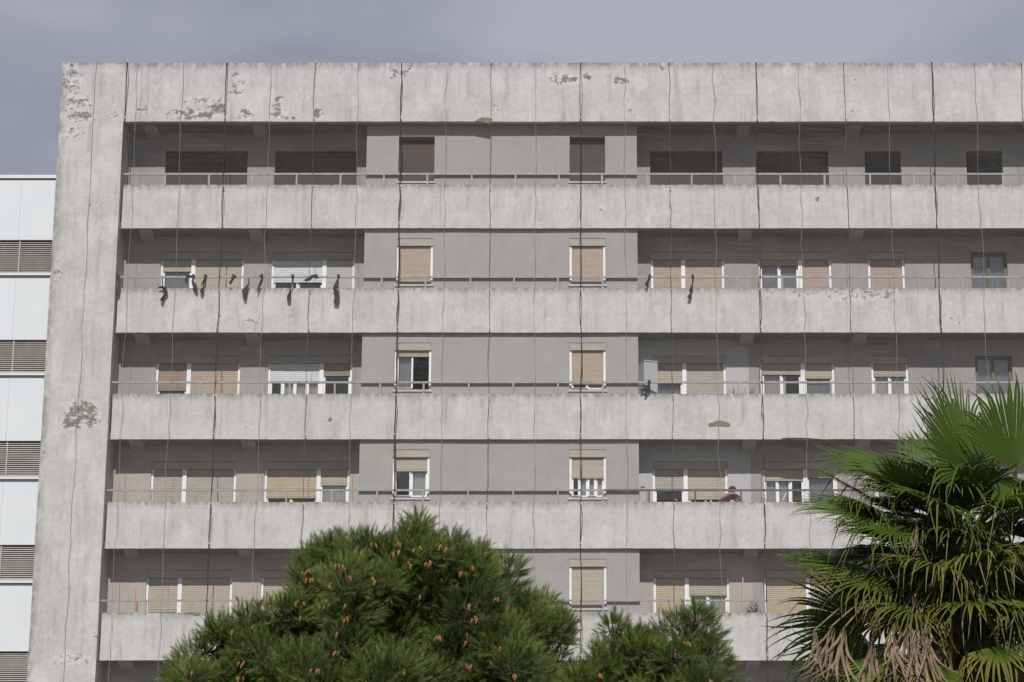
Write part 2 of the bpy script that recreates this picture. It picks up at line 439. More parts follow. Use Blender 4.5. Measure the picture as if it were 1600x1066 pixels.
def sash(win, x0, x1, z0, z1, y, mat, t=.045):
    mb = MB()
    mb.box(x0, x0 + t, y, y + .04, z0, z1); mb.box(x1 - t, x1, y, y + .04, z0, z1)
    mb.box(x0 + t, x1 - t, y + .002, y + .038, z1 - t, z1 - .001); mb.box(x0 + t, x1 - t, y + .002, y + .038, z0 + .001, z0 + t)
    mb.build('sash', mat, win)
    pn = MB(); pn.quad((x0 + t - .003, y + .02, z0 + t - .003), (x1 - t + .003, y + .02, z0 + t - .003), (x1 - t + .003, y + .02, z1 - t + .003), (x0 + t - .003, y + .02, z1 - t + .003))
    pn.build('pane', M_GLASS, win)

def window(i, col, leaves, boxkey='box'):
    """leaves: list of (shutter colour, photo y of the shutter's lower edge or None if shut, what shows below, number of sashes)"""
    x0, x1, frac = COLS[col]
    blk = col in 'CD'
    yw = YB if blk else YW
    zt = ZT[i] + (1.41 if blk else 1.215)
    zs = ZT[i] + .125 if blk else ZB[i] + .2
    win = empty('window', ((x0 + x1) / 2, yw, zs), house)
    if i == 0 and leaves == 'void':
        key = 'darkgrey' if col in 'GHI' else 'dark'
        MB().box(x0 + .002, x1 - .002, yw + .17, yw + .2, zs + .002, zt - .002).build('boarding', shutter_mat(key), win)
        if not blk: MB().box(x0 + .002, x1 - .002, yw + .13, yw + .169, zt - .12, zt - .004).build('lintel_strip', shutter_mat('dark'), win)
        if blk: MB().box(x0 - .03, x1 + .03, yw - .03, yw + .15, zs - .045, zs + .0).build('sill', M_SILL, win)
        return
    if leaves == 'old':
        fr = MB(); y = yw + .1; t = .05
        fr.box(x0 + .001, x0 + t, y, y + .05, zs, zt); fr.box(x1 - t, x1 - .001, y, y + .05, zs, zt); fr.box(x0 + t, x1 - t, y + .002, y + .048, zt - t, zt - .001)
        xm = (x0 + x1) / 2
        fr.build('frame', M_BROWNFRAME, win)
        for a, b_ in ((x0 + t, xm - .001), (xm + .001, x1 - t)):
            sash(win, a, b_, zs + .01, zt - t, y + .004, M_BROWNFRAME, .035)
        curtain(win, x0 + .06, x1 - .06, zs, zt - .06, y + .085, M_CURTG)
        return
    bh = .2
    bx = MB(); bx.box(x0 + .003, x1 - .003, yw + .012, yw + .2, zt - bh, zt - .012)
    bx.build('shutter_box', shutter_mat(boxkey), win)
    t = .06; zf = zt - bh - .002; y = yw + .05
    fr = MB(); fr.box(x0 + .002, x0 + t, y, y + .12, zs + .002, zf); fr.box(x1 - t, x1 - .002, y, y + .12, zs + .002, zf)
    if blk: fr.box(x0 + t, x1 - t, y + .03, y + .118, zs + .002, zs + .04)
    fr.box(x0 + t - .002, x1 - t + .002, y + .095, y + .118, zf - .03, zf - .002)
    fr.build('frame', M_FRAME, win)
    if frac:
        xm = x0 + (x1 - x0) * frac
        if col in ('A', 'E'): spans = [(x0 + t, xm - .055), (xm + .055, x1 - t)]
        else: spans = [(x0 + t, xm - .055), (xm + .055, x1 - t)]
        MB().box(xm - .055, xm + .055, y - .002, y + .12, zs + .002, zf).build('mullion', M_FRAME, win)
    else: spans = [(x0 + t, x1 - t)]
    if blk: MB().box(x0 - .04, x1 + .04, yw - .035, yw + .15, zs - .05, zs).build('sill', M_SILL, win)
    for (a, b_), (key, ylow, below, ns) in zip(spans, leaves):
        zlow = P((a + b_) / 2 * 61 + 901, ylow, y + .03).z if ylow else zs + .03
        zlow = max(zs + .03, min(zf - .03, zlow))
        if zlow < zf - .05: shutter(win, a + .002, b_ - .002, zlow, zf, y + .03, key)
        if ylow:
            w = (b_ - a) / ns
            for k in range(ns):
                if below == 'open' and k == ns - 1: continue
                off = .03 if k % 2 else 0
                sash(win, a + k * w, a + (k + 1) * w, zs + .04, zf - .02, y + .055 + off, M_FRAME)
            if below == 'curtain': curtain(win, a + .02, b_ - .02, zs + .05, zf - .05, y + .16, M_CURT)
            if below == 'half': curtain(win, a + (.02 if col == 'F' else w * .98), (a + (b_ - a) * .62 if col == 'F' else b_ - .02), zs + .05, zf - .05, y + .16, M_CURT)
            if below == 'open': curtain(win, a + .03, a + w, zs + .05, zf - .05, y + .165, M_CURTG)
            if below == 'grey': curtain(win, a + .02, b_ - .02, zs + .05, zf - .05, y + .165, M_CURTG)

W = {
    0: {c: 'void' for c in 'ABCDEFGHI'},
    1: {'A': [('beige', 423, 'grey', 1), ('beige', None, '', 1)], 'B': [('white', 440, 'dark', 2), ('grey', None, '', 1)],
        'C': [('orange', None, '', 1)], 'D': [('orange', None, '', 1)], 'E': [('orange', None, '', 1), ('orange', None, '', 1)],
        'F': [('greybeige', 414, 'grey', 2), ('pink', None, '', 1)], 'G': [('pink', None, '', 1)], 'H': 'old', 'I': 'old'},
    2: {'A': [('brown', 609, 'dark', 1), ('orange', None, '', 1)], 'B': [('white', 594, 'half', 4), ('brown', 586, 'dark', 1)],
        'C': [('orange', 556, 'open', 2)], 'D': [('orange', 599, 'half', 2)], 'E': [('beige', 598, 'grey', 1), ('greybeige', None, '', 1)],
        'F': [('greybeige', 584, 'half', 2), ('beige', 590, 'grey', 1)], 'G': [('pink', 587, 'curtain', 2)], 'H': 'old', 'I': 'old'},
    3: {'A': [('greybeige', None, '', 1), ('greybeige', None, '', 1)], 'B': [('sand', 777, 'dark', 2), ('beige', 757, 'curtain', 1)],
        'C': [('beige', 735, 'half', 2)], 'D': [('beige', 746, 'half', 4)], 'E': [('greybeige', 765, 'dark', 1), ('beige', 779, 'dark', 1)],
        'F': [('beige', 750, 'half', 3), ('beige', 745, 'grey', 1)], 'G': [('beige', 750, 'curtain', 2)], 'H': 'old', 'I': 'old'},
    4: {'A': [('beige', 955, 'dark', 1), ('beige', None, '', 1)], 'B': [('beige', None, '', 1), ('beige', None, '', 1)],
        'C': [('beige', None, '', 1)], 'D': [('beige', None, '', 1)], 'E': [('sand', None, '', 1), ('greybeige', 929, 'curtain', 2)],
        'F': [('sand', None, '', 1), ('beige', None, '', 1)], 'G': [('beige', None, '', 1)], 'H': 'old', 'I': 'old'},
}
W[5] = W[4]; W[6] = W[4]

def wall_with_holes(name, x0, x1, z0, z1, y, holes, mat, depth=.26, ends=None):
    xs = sorted({x0, x1, *[h[0] for h in holes], *[h[1] for h in holes]})
    zs = sorted({z0, z1, *[h[2] for h in holes], *[h[3] for h in holes]})
    mb = MB()
    for a, b_ in zip(xs, xs[1:]):
        for c_, d in zip(zs, zs[1:]):
            mx, mz = (a + b_) / 2, (c_ + d) / 2
            if any(h[0] < mx < h[1] and h[2] < mz < h[3] for h in holes): continue
            mb.quad((a, y, c_), (b_, y, c_), (b_, y, d), (a, y, d))
    for h in holes:
        a, b_, c_, d = h; e = y + depth
        mb.quad((a, y, c_), (a, y, d), (a, e, d), (a, e, c_)); mb.quad((b_, y, c_), (b_, e, c_), (b_, e, d), (b_, y, d))
        mb.quad((a, y, d), (b_, y, d), (b_, e, d), (a, e, d)); mb.quad((a, y, c_), (a, e, c_), (b_, e, c_), (b_, y, c_))
    if ends:
        for xe, ye, flip in ends:
            q = [(xe, y, z0), (xe, ye, z0), (xe, ye, z1), (xe, y, z1)]
            mb.quad(*(q if flip else q[::-1]))
    return mb.build(name, mat, house)

for i in range(NST):
    z0, z1 = ZB[i] + .2, (ZROOF if i == 0 else ZB[i - 1]) - .001
    def hole(c):
        x0, x1, f = COLS[c]; blk = c in 'CD'
        return (x0, x1, ZT[i] + .125 if blk else z0 + .001, ZT[i] + (1.41 if blk else 1.215))
    wall_with_holes('loggia_wall', XP + .003, BX0 + .01, z0, z1, YW, [hole('A'), hole('B')], M_WALLB if i in (3, 4) else M_WALL)
    wall_with_holes('loggia_wall', BX1 - .01, 4.6, z0, z1, YW, [hole('E')], M_WALLG if i in (2, 3) else M_WALLB if i == 4 else M_WALL)
    wall_with_holes('loggia_wall', 4.6, XR - .31, z0, z1, YW, [hole(c) for c in 'FGHI'], M_WALL)
    wall_with_holes('bay_wall', BX0, BX1, z0, z1, YB, [hole('C'), hole('D')], M_BLOCK, ends=[(BX0, YW, False), (BX1, YW, True)])
    for c in 'ABCDEFGHI':
        window(i, c, W[i][c], 'boxgrey' if i in (1, 2) and c in 'AB' else 'box')

# ---- railings -------------------------------------------------------------
PX = [-11.10, -9.92, -8.75, -7.57, -6.38, -5.19, -4.02, -2.84, -1.66, -.49, .70, 1.90, 3.09, 4.28, 5.49, 6.70, 7.90, 9.10, 10.29, 11.49, 12.69, 13.88, 15.08, 16.28]
post_me = {}
for i in range(NST):
    rl = empty('railing', (0, .045, ZT[i]), house)
    if i == 3:
        MB().box(XP + .004, .70, .02, .07, ZT[i] + .292, ZT[i] + .342).build('handrail', M_RAIL, rl)
        MB().box(.703, 16.4, .02, .07, ZT[i] + .292, ZT[i] + .342).build('handrail', M_RAILDK, rl)
    else:
        MB().box(XP + .004, 16.4, .02, .07, ZT[i] + .292, ZT[i] + .342).build('handrail', M_RAIL, rl)
    for x in PX:
        dk = i == 3 and x > 1
        if dk not in post_me:
            me = MB().box(-.024, .024, -.022, .022, -.05, .293).mesh('post'); me.materials.append(M_RAILDK if dk else M_RAIL); post_me[dk] = me
        o = bpy.data.objects.new('post', post_me[dk]); COL.objects.link(o)
        o.location = (x + R.uniform(-.015, .015), .045, ZT[i]); o.rotation_euler = (0, R.uniform(-.01, .01), 0); put(o, rl)

# ---- broken render on the bands ---------------------------------------------
def chip(name, pts, Y, mat, thick=.012):
    ps = [P(x, y, Y) for x, y in pts]; n = len(ps); mb = MB()
    c_ = sum(ps, Vector()) / n
    mb.v = [tuple(p) for p in ps] + [tuple(p * .72 + c_ * .28 + Vector((R.uniform(-.01, .01), -thick, R.uniform(-.01, .01)))) for p in ps] + [tuple(c_ + Vector((0, -thick * .5, 0)))]
    for k in range(n):
        k2 = (k + 1) % n
        mb.f += [(k, k2, n + k2, n + k), (n + k, n + k2, 2 * n)]
    o = mb.build(name, mat, house); return o
chip('render_patch', [(1106, 664), (1109, 661), (1117, 659), (1121, 657), (1128, 657), (1133, 659), (1139, 661), (1141, 664), (1140, 667), (1130, 667.5), (1117, 666.5), (1108, 668)], -.004, M_BROKEN, .004)
chip('broken_edge', [(741, 190), (747, 186), (753, 183), (762, 183.5), (768, 186), (766, 190), (765, 195), (757, 193), (748, 191.5)], YF - .004, M_BROKEN, .02)
chip('broken_edge', [(1221, 685), (1232, 684), (1262, 684.5), (1282, 686), (1281, 688), (1255, 688.5), (1238, 688), (1222, 687)], -.004, M_CRACK, .02)
chip('broken_edge', [(690, 958), (700, 956), (713, 957), (712, 961), (700, 962)], -.004, M_BROKEN, .01)
chip('broken_edge', [(290, 957), (300, 956.5), (314, 957.5), (312, 961), (306, 962.5), (300, 959), (292, 959)], -.004, M_BROKEN, .01)

# ------------------------------------------------------------------ safety net with its ropes
net = empty('safety_net', (0, -.24, ZTOP))
tag(net, 'fine grey safety net with vertical dark ropes hung over the whole apartment facade', 'safety net')
_wk = [(NR.uniform(.5, 3.5), NR.uniform(1.5, 7), NR.uniform(0, 6.28), NR.uniform(.4, 1)) for _ in range(14)]
def sstep(a, b_, x):
    t = np.clip((x - a) / (b_ - a), 0, 1); return t * t * (3 - 2 * t)
def net_y(x, z):
    """net surface: close to the bands, bridging the open loggias"""
    y = np.full(np.shape(z), -.085) - .15 * sstep(ZT[0] + .1, ZROOF, z)
    y = y + (-.24 - y) * (1 - sstep(XP - .05, XP + .4, x))
    amp = np.full(np.shape(z), .004)
    for i in range(NST):
        zc = ZROOF if i == 0 else ZB[i - 1]
        amp = amp + .010 * sstep(ZT[i], ZT[i] + .5, z) * (1 - sstep(zc - .4, zc, z))
    w = 0
    for a, b_, ph, s_ in _wk: w = w + s_ * np.sin(a * x + b_ * z + ph + .8 * np.sin(.9 * x + ph))
    return y + amp * w * .45
ropes = [(148, 's'), (197, 'd'), (213, 's'), (285, 's'), (353, 'd'), (421, 's'), (491, 'm'), (560, 's'), (627, 'D'), (697, 's'), (767, 'm'), (837, 's'), (907, 'd'),
         (976, 's'), (1046, 'm'), (1115, 's'), (1182, 'd'), (1249, 's'), (1320, 'm'), (1388, 's'), (1457, 'D'), (1525, 's'), (1597, 'm')]
rope_x = [(P(x, 144, -.24).x, k) for x, k in ropes] + [(13.3, 's'), (14.5, 'd'), (15.7, 's')]
ZNET = 5.5
clip_me = MB().lathe([(.0, -.02), (.014, -.012), (.015, .01), (0, .02)], 0, 0, 6).mesh('clip'); clip_me.materials.append(M_CLIP)
for j, (rx, kind) in enumerate(rope_x):
    zend = 22.3 if j == 1 else ZNET
    def rope_line(off, seed, amp):
        rr = random.Random(seed); zz = ZTOP + .02; pts = []; dx = 0; x_prev = rx
        anchors = sorted({ZTOP + .02, ZROOF + .1, *[z - .06 for z in ZT], *[z + .12 for z in ZB]}, reverse=True)
        for a in anchors:
            if a < zend: break
            pts.append((rx + off * 0 + rr.uniform(-.02, .02), a, True))
            for f_ in (rr.uniform(.25, .4), rr.uniform(.6, .75)):
                nxt = [q for q in anchors if q < a]
                if nxt: pts.append((rx + off + rr.uniform(-amp, amp), a + (nxt[0] - a) * f_, False))
        out = []
        for (x, z, anc) in pts:
            yy = float(net_y(np.array(x), np.array(z))) - .012
            out.append(((x, yy, z), anc))
        # soften the kinks
        res = []
        for k in range(len(out) - 1):
            a, b_ = Vector(out[k][0]), Vector(out[k + 1][0]); res.append(a); res.append(a.lerp(b_, .33) + Vector((rr.uniform(-.006, .006), 0, 0))); res.append(a.lerp(b_, .67))
        if out: res.append(Vector(out[-1][0]))
        return res, [p for p, anc in out if anc]
    wild = .038 if kind == 's' else .02
    if 1040 < ropes[min(j, 22)][0] < 1330: wild *= 1.3
    line, anc = rope_line(0, j, wild)
    rad = {'s': .0052, 'm': .007, 'd': .0095, 'D': .012}[kind]
    ro = MB().tube(line, rad, 5).build('net_seam' if kind == 's' else 'rope', M_SEAM if kind == 's' else M_ROPEG if kind == 'm' else M_ROPE, net)
    if kind in 'dD':
        l2, _ = rope_line(.03, 100 + j, .02)
        MB().tube(l2, rad * .55, 4).build('rope_strand', M_ROPE, ro)
    if kind != 's':
        for p in anc:
            o = bpy.data.objects.new('clip', clip_me); COL.objects.link(o); o.location = (p[0] + .015, p[1] - .012, p[2]); put(o, ro)

# net threads, one panel between each pair of seams
PITCHN, WID = .021, .0012
edges = [XL - .005] + [x for x, k in rope_x] + [XR]
def inplane(x, z, ph=0.):
    dx = .012 * np.sin(1.3 * z + 2.1 * x) + .006 * np.sin(4.1 * z + .7 * x)
    dz = .018 * np.sin(1.7 * x + .8 * z) + .008 * np.sin(5.3 * x + 1.1 * z)
    gap = np.full(np.shape(z), .15)
    for i in range(NST):
        zc = ZROOF if i == 0 else ZB[i - 1]
        gap = np.maximum(gap, sstep(ZT[i] + .1, ZT[i] + .5, z) * (1 - sstep(zc - .25, zc, z)))
    sl = .35 * math.sin(ph * 3.7)
    m1 = .5 + .5 * np.sin(1.3 * x + .9 * z + ph * 2)
    dz = dz + gap * m1 * (.016 * np.sin(17 * (z + sl * x) + ph + 1.5 * np.sin(2.7 * x + ph)) + .0085 * np.sin(43 * (z - 1.5 * sl * x) + 2.3 * ph + 2 * np.sin(3 * x)))
    dx = dx + gap * .006 * np.sin(23 * (x - .3 * z) + ph)
    return x + dx, z + dz
for j in range(len(edges) - 1):
    a, b_ = edges[j], edges[j + 1]
    if b_ - a < .05: continue
    V, F, off = [], [], 0
    zs_h = np.arange(ZNET, ZTOP, PITCHN); xs_s = np.linspace(a, b_, max(3, int((b_ - a) / .12)) + 1)
    X, Z = np.meshgrid(xs_s, zs_h)
    xs_v = np.arange(math.ceil(a / PITCHN) * PITCHN, b_, PITCHN); zs_s = np.arange(ZNET, ZTOP + .01, .10)
    X2, Z2 = np.meshgrid(zs_s, xs_v); Xv, Zv = Z2, X2
    for XX, ZZ, ddx, ddz in ((X, Z, 0, WID / 2), (Xv, Zv, WID / 2, 0)):
        x, z = inplane(XX, ZZ, j * 1.7)
        lo = np.stack([x - ddx, net_y(x - ddx, z - ddz), z - ddz], -1); hi = np.stack([x + ddx, net_y(x + ddx, z + ddz), z + ddz], -1)
        n_, m_ = XX.shape
        v = np.stack([lo, hi], 2).reshape(-1, 3); idx = np.arange(n_ * m_ * 2).reshape(n_, m_, 2) + off
        q = np.stack([idx[:, :-1, 0], idx[:, 1:, 0], idx[:, 1:, 1], idx[:, :-1, 1]], -1).reshape(-1, 4)
        V.append(v); F.append(q); off += len(v)
    me = npmesh('net_panel', np.concatenate(V), np.concatenate(F), 4)
    o = link('net_panel', me, M_NET, net); o['kind'] = 'stuff'

# ------------------------------------------------------------------ white clad building on the left
YC = 3.0
clad = empty('clad_building', (-17, YC, 0))
tag(clad, 'white metal clad building with grey louvre bands left of the apartment block', 'building')
CX0, CX1 = -21.5, -12.9
lz = [(P(23, a, YC).z, P(23, b_, YC).z) for a, b_ in ((376, 427), (532, 583), (690, 745), (852.5, 907), (1019, 1073))]
lz.append((lz[-1][0] - 2.88, lz[-1][1] - 2.88))
ztop_c = P(23, 274, YC).z
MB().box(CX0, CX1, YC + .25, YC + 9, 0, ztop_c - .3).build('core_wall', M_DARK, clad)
ztp = ztop_c - .13
seams = [CX0, -19.9, -18.2, -16.95, -15.72, -14.2, CX1]
for k, (zt_, zb_) in enumerate(lz):
    for a, b_ in zip(seams, seams[1:]):
        MB().box(a + .002, b_ - .002, YC, YC + .12, zt_ + .02, ztp).build('cladding_panel', M_CLAD, clad)
    ztp = zb_ - .085
    MB().box(CX0, CX1, YC - .07, YC + .2, zb_ - .075, zb_ - .015).build('ledge', M_LEDGE, clad)
    lv = empty('louvre', (-16, YC + .1, zb_), clad)
    fr = MB(); fr.box(CX0, CX1, YC + .02, YC + .12, zb_ - .01, zb_ + .035)
    fr.build('frame', M_SLAT, lv)
    for xm in (-20.6, -18.1, -15.67):
        MB().box(xm - .02, xm + .02, YC + .03, YC + .1, zb_ + .036, zt_ + .015).build('mullion', M_SLAT, lv)
    ns = 16; p_ = (zt_ - zb_ - .04) / ns
    for (a, b_) in ((-18.07, -15.695), (-15.645, CX1)):
        sm = MB(); n = 0
        for kk in range(1):
            sm.quad((a, 0, 0), (b_, 0, 0), (b_, .045, p_ * .72), (a, .045, p_ * .72))
            sm.quad((a, .004, -.008), (b_, .004, -.008), (b_, 0, 0), (a, 0, 0))
            sm.quad((a, .053, p_ * .72 - .006), (b_, .053, p_ * .72 - .006), (b_, .004, -.008), (a, .004, -.008))
            sm.quad((a, .045, p_ * .72), (b_, .045, p_ * .72), (b_, .053, p_ * .72 - .006), (a, .053, p_ * .72 - .006))
        me = sm.mesh('slat'); me.materials.append(M_SLAT)
        for q in range(ns):
            o = bpy.data.objects.new('slat', me); COL.objects.link(o); o.location = (0, YC + .04, zb_ + .045 + q * p_); put(o, lv)
MB().box(CX0, CX1, YC, YC + .12, 0, ztp).build('cladding_panel', M_CLAD, clad)
MB().box(CX0, CX1, YC - .05, YC + 9, ztop_c - .1, ztop_c).build('roof_cap', M_LEDGE, clad)

# ------------------------------------------------------------------ rags tied to the second railing
def rag(label, strips, i=1, width=.05, Y=-.105):
    """strips: polylines in photo pixels with half widths in pixels; the first point is tied on the rail"""
    mb = MB(); rr = random.Random(label)
    for line in strips:
        rows = []
        for k, (x, y, w) in enumerate(line):
            p = P(x, y, Y)
            if k == 0: p.y = -.1
            wv = w / 60.0
            tx = line[min(k + 1, len(line) - 1)]; px_ = line[max(k - 1, 0)]
            d = Vector((tx[0] - px_[0], 0, -(tx[1] - px_[1]))); d.normalize(); nrm = Vector((d.z, 0, -d.x))
            rows.append((p - nrm * wv + Vector((0, rr.uniform(-.012, .012), 0)), p + Vector((0, -.016, 0)), p + nrm * wv + Vector((0, rr.uniform(-.012, .012), 0))))
        n0 = len(mb.v)
        for r_ in rows:
            for v in r_: mb.v.append(tuple(v))
            for v in r_: mb.v.append((v.x, v.y + .006, v.z))
        for k in range(len(rows) - 1):
            a = n0 + k * 6; b_ = a + 6
            mb.f += [(a, b_, b_ + 1, a + 1), (a + 1, b_ + 1, b_ + 2, a + 2), (a + 3, a + 4, b_ + 4, b_ + 3), (a + 4, a + 5, b_ + 5, b_ + 4), (a, a + 3, b_ + 3, b_), (a + 2, b_ + 2, b_ + 5, a + 5)]
        e = n0 + (len(rows) - 1) * 6
        mb.f += [(e, e + 3, e + 4, e + 1), (e + 1, e + 4, e + 5, e + 2)]
    # the knot round the rail
    x, y, w = strips[0][0]
    p = P(x, y, .045); z = ZT[i] + .317
    if abs(p.z - z) < .09:
        mb.box(p.x - .03, p.x + .03, -.115, .082, z - .036, z + .036)
    o = mb.build('rag', M_RAG)
    return tag(o, label, 'rag', 'black rags tied along the balcony railings')
rag('short black rag at the pillar end of the second railing', [[(186, 433, 1.5), (185, 440, 2.6), (187, 446, 1), (184, 458, 2.6), (182, 461, 2)], [(186, 433, 2), (188, 439, 1.5)]])
rag('black rag hanging in a hook shape over the parapet, leftmost under the first window', [[(247, 449, 1), (252, 448.3, 1.6), (258, 450, 2.8), (259.5, 457, 3), (256, 463, 1.6), (253, 468, 3.2), (252.5, 471.5, 1.8)], [(254, 434, .8), (254, 442, .9), (254, 449, 1.2)]])
rag('widest black rag tied in front of the white mullion of the left window', [[(303, 433, 2), (301, 440, 2), (304, 446, 3.5), (306, 452, 3), (307.5, 456, 1)], [(292, 432, 1.4), (290.5, 437, 2.4), (291.5, 443, 1)], [(290, 432.5, 1.5), (296, 431.5, 1.8), (302, 432.5, 1.5)]])
rag('black rag twisted thin in the middle, just right of the white mullion', [[(322, 432, 1.5), (320, 438, 1.2), (318, 443, .9), (317.5, 449, .9), (315.5, 454, 3.6), (315, 459, 1.2)], [(321, 433, 1), (317, 441, 1), (314.5, 446, .5)]])
rag('small black rag bow tied before the right shutter of the leftmost second floor window', [[(366, 431.5, 2.2), (363, 437, 1.6), (360, 442, 2.4), (359, 443.5, 2)], [(361, 434, 1.6), (366, 433, 2), (370, 432, .8)]])
rag('triangular black rag with frayed edge hanging over the parapet', [[(389, 442, .8), (386, 448, 2), (382, 455, 4.6), (382.5, 461, 3.2), (383, 467, 1.6)], [(388, 434, .7), (388.5, 439, .8), (389, 443, .8)]])
rag('narrow tattered black rag left of the white shuttered window', [[(410, 432, 1.4), (409, 438, 2.1), (406, 445, 2), (403.5, 451, 1.2), (402, 457, .8)], [(405, 432, 1), (411, 431.5, 1.6)]])
rag('black rag with a square end hanging below the white shutter', [[(458, 434, .9), (457, 444, .8), (454, 450, .8), (453, 457, 1.6), (451.5, 463, 3.2), (451, 470, 2.8)]])
rag('black rag blown sideways on the rail before the white shutter', [[(495, 430, 1.3), (489, 431.5, 2.6), (483, 435.5, 3.2), (477, 438.5, 2), (476, 437, 1)], [(495, 430, 1), (496.5, 432, .8), (494, 433.5, .7)]])
rag('longest black rag hanging from the rail near the bay wall', [[(529.5, 432, 1.3), (527, 439, 1.5), (524, 447, 3), (523, 451, 3.4), (527, 456, 3.2), (526.5, 465, 4.4), (525, 474, 4)]])
rag('black rag knotted on the rail just right of the bay', [[(1015, 432, 2.4), (1013.5, 438, 2), (1011, 442, 2), (1010.5, 448, 1.2)], [(1013, 437, 1), (1009, 443, 1), (1008, 446, .5)]])
rag('black rag dangling over the parapet below the tan shutter right of the bay', [[(1082, 434, .7), (1082, 444, .8), (1081.5, 447, 1.8), (1079, 453, 2.2), (1079.5, 459, 1.6), (1077, 464, 3.2), (1077, 467, 2.6)]])
rag('crumpled black bag tied on the third railing before the white cabinet', [[(1014.5, 596, 3), (1014, 600, 1.8), (1013, 606, 3.6), (1010.5, 611, 3.4), (1008, 617, 1.4)], [(1013, 604, 2), (1007, 602, 1.2), (1001, 603, .6)], [(1012, 607, 2.2), (1006, 608, 2.2), (1000.5, 610, 1.2)]], i=2)

# ------------------------------------------------------------------ things on the balconies
FL = [z + .2 for z in ZB]
def rotz(mb, cx, cy, ang):
    c_, s_ = math.cos(ang), math.sin(ang)
    mb.v = [(cx + (x - cx) * c_ - (y - cy) * s_, cy + (x - cx) * s_ + (y - cy) * c_, z) for x, y, z in mb.v]; return mb
# white cabinet, third balcony
x = P(1012, 590, .42).x; zt_ = P(1012, 563.5, .25).z
cab = empty('cabinet', (x, .42, FL[2])); tag(cab, 'white metal cabinet standing in the corner of the third balcony', 'cabinet')
M_CAB = simple('cabinet_white', (0.40, 0.41, 0.42), 0.45, 0.05, 2)
rotz(MB().box(x - .2, x + .2, .24, .62, FL[2] + .03, zt_ - .03), x, .43, .42).build('body', M_CAB, cab)
rotz(MB().box(x - .19, x + .19, .225, .239, FL[2] + .06, zt_ - .05), x, .43, .42).build('door', M_CAB, cab)
rotz(MB().box(x - .21, x + .21, .222, .625, zt_ - .028, zt_), x, .43, .42).build('top', M_CAB, cab)
for sx in (-.17, .17):
    for yy in (.28, .58): rotz(MB().box(x + sx - .02, x + sx + .02, yy - .02, yy + .02, FL[2], FL[2] + .029), x, .43, .42).build('foot', M_CAB, cab)
rotz(MB().box(x + .13, x + .15, .2, .224, FL[2] + .9, FL[2] + 1.05), x, .43, .42).build('handle', M_RAIL, cab)

M_POT = simple('terracotta', (0.33, 0.15, 0.09), 0.85, 0.15, 10)
M_ALOE = simple('spiky_leaf', (0.11, 0.12, 0.06), 0.6, 0.5, 12)
M_BUSH = simple('bush_leaf', (0.075, 0.115, 0.055), 0.6, 0.35, 15)
def pot(par, x, y, z0, h, r, mat=None):
    MB().lathe([(0, z0 + .002), (r * .7, z0 + .002), (r, z0 + h * .8), (r * 1.1, z0 + h * .8), (r * 1.1, z0 + h), (r * .95, z0 + h), (r * .9, z0 + h - .04), (0, z0 + h - .04)], x, y).build('pot', mat or M_POT, par, False)
def spiky(px, i, label, n, spread):
    p = P(px, 610, .4); pl = empty('potted_plant', (p.x, .4, FL[i])); tag(pl, label, 'plant', 'spiky plants on the third balcony')
    pot(pl, p.x, .4, FL[i], .42, .17)
    for k in range(n):
        a = R.uniform(0, 6.28); l = R.uniform(.72, 1.0); s_ = R.uniform(.2, 1) * spread
        b0 = Vector((p.x + .05 * math.cos(a), .4 + .05 * math.sin(a), FL[i] + .36))
        pts = [b0 + Vector((math.cos(a) * s_ * t ** 1.6 * l, math.sin(a) * s_ * .5 * t ** 1.6 * l, l * t)) for t in (0, .3, .6, .85, 1)]
        MB().tube(pts, [.018, .02, .016, .009, .001], 5).build('leaf', M_ALOE, pl)
spiky(1149, 2, 'clump of spiky leaves above the third parapet, nearer the tan shutter', 9, .3)
spiky(1164, 2, 'clump of brownish spiky leaves above the third parapet, farther from the tan shutter', 11, .35)

# bushy plant on the fifth balcony
p = P(1177, 945, .4); pl = empty('potted_plant', (p.x, .4, FL[4])); tag(pl, 'small bushy green plant on the fifth balcony beside the pale pole', 'plant')
pot(pl, p.x, .4, FL[4], .4, .18)
bm_ = MB()
for k in range(420):
    d = Vector((R.gauss(0, 1), R.gauss(0, 1), R.gauss(0, 1))).normalized() * R.uniform(.1, 1) ** .5
    c_ = Vector((p.x + d.x * .23, .4 + d.y * .2, FL[4] + .98 + d.z * .45))
    a = Vector((R.gauss(0, 1), R.gauss(0, 1), R.gauss(0, 1))).normalized(); b_ = a.cross(d).normalized()
    bm_.quad(c_ - a * .035, c_ + b_ * .016, c_ + a * .035, c_ - b_ * .016)
bm_.build('foliage', M_BUSH, pl)
MB().tube([(p.x, .4, FL[4] + .35), (p.x + .02, .41, FL[4] + .7), (p.x, .4, FL[4] + 1.1)], [.02, .015, .008]).build('stem', M_ALOE, pl)

def pole(name, label, cat, px, ytop, i, Y, mat, rad, lean=0.0, head=None):
    top = P(px, ytop, Y); e = empty(name, (top.x + lean, Y, FL[i])); tag(e, label, cat)
    MB().tube([(top.x + lean, Y, FL[i] + .06), (top.x, Y, top.z)], rad, 8).build('handle', mat, e)
    hm = MB(); hm.box(top.x + lean - .13, top.x + lean + .13, Y - .025, Y + .025, FL[i] + .002, FL[i] + .09)
    hm.build('head', mat if head is None else head, e)
M_ORANGE = simple('orange_plastic', (0.60, 0.17, 0.06), 0.5)
M_PALE = simple('pale_wood', (0.55, 0.50, 0.42), 0.6)
pole('broom', 'thin orange broom standing upright on the fifth balcony near the pillar', 'broom', 212.3, 921, 4, .5, M_ORANGE, .012)
pole('broom', 'pale wooden broom handle upright on the fifth balcony beside the bushy plant', 'broom', 1160.7, 902, 4, .6, M_PALE, .014)

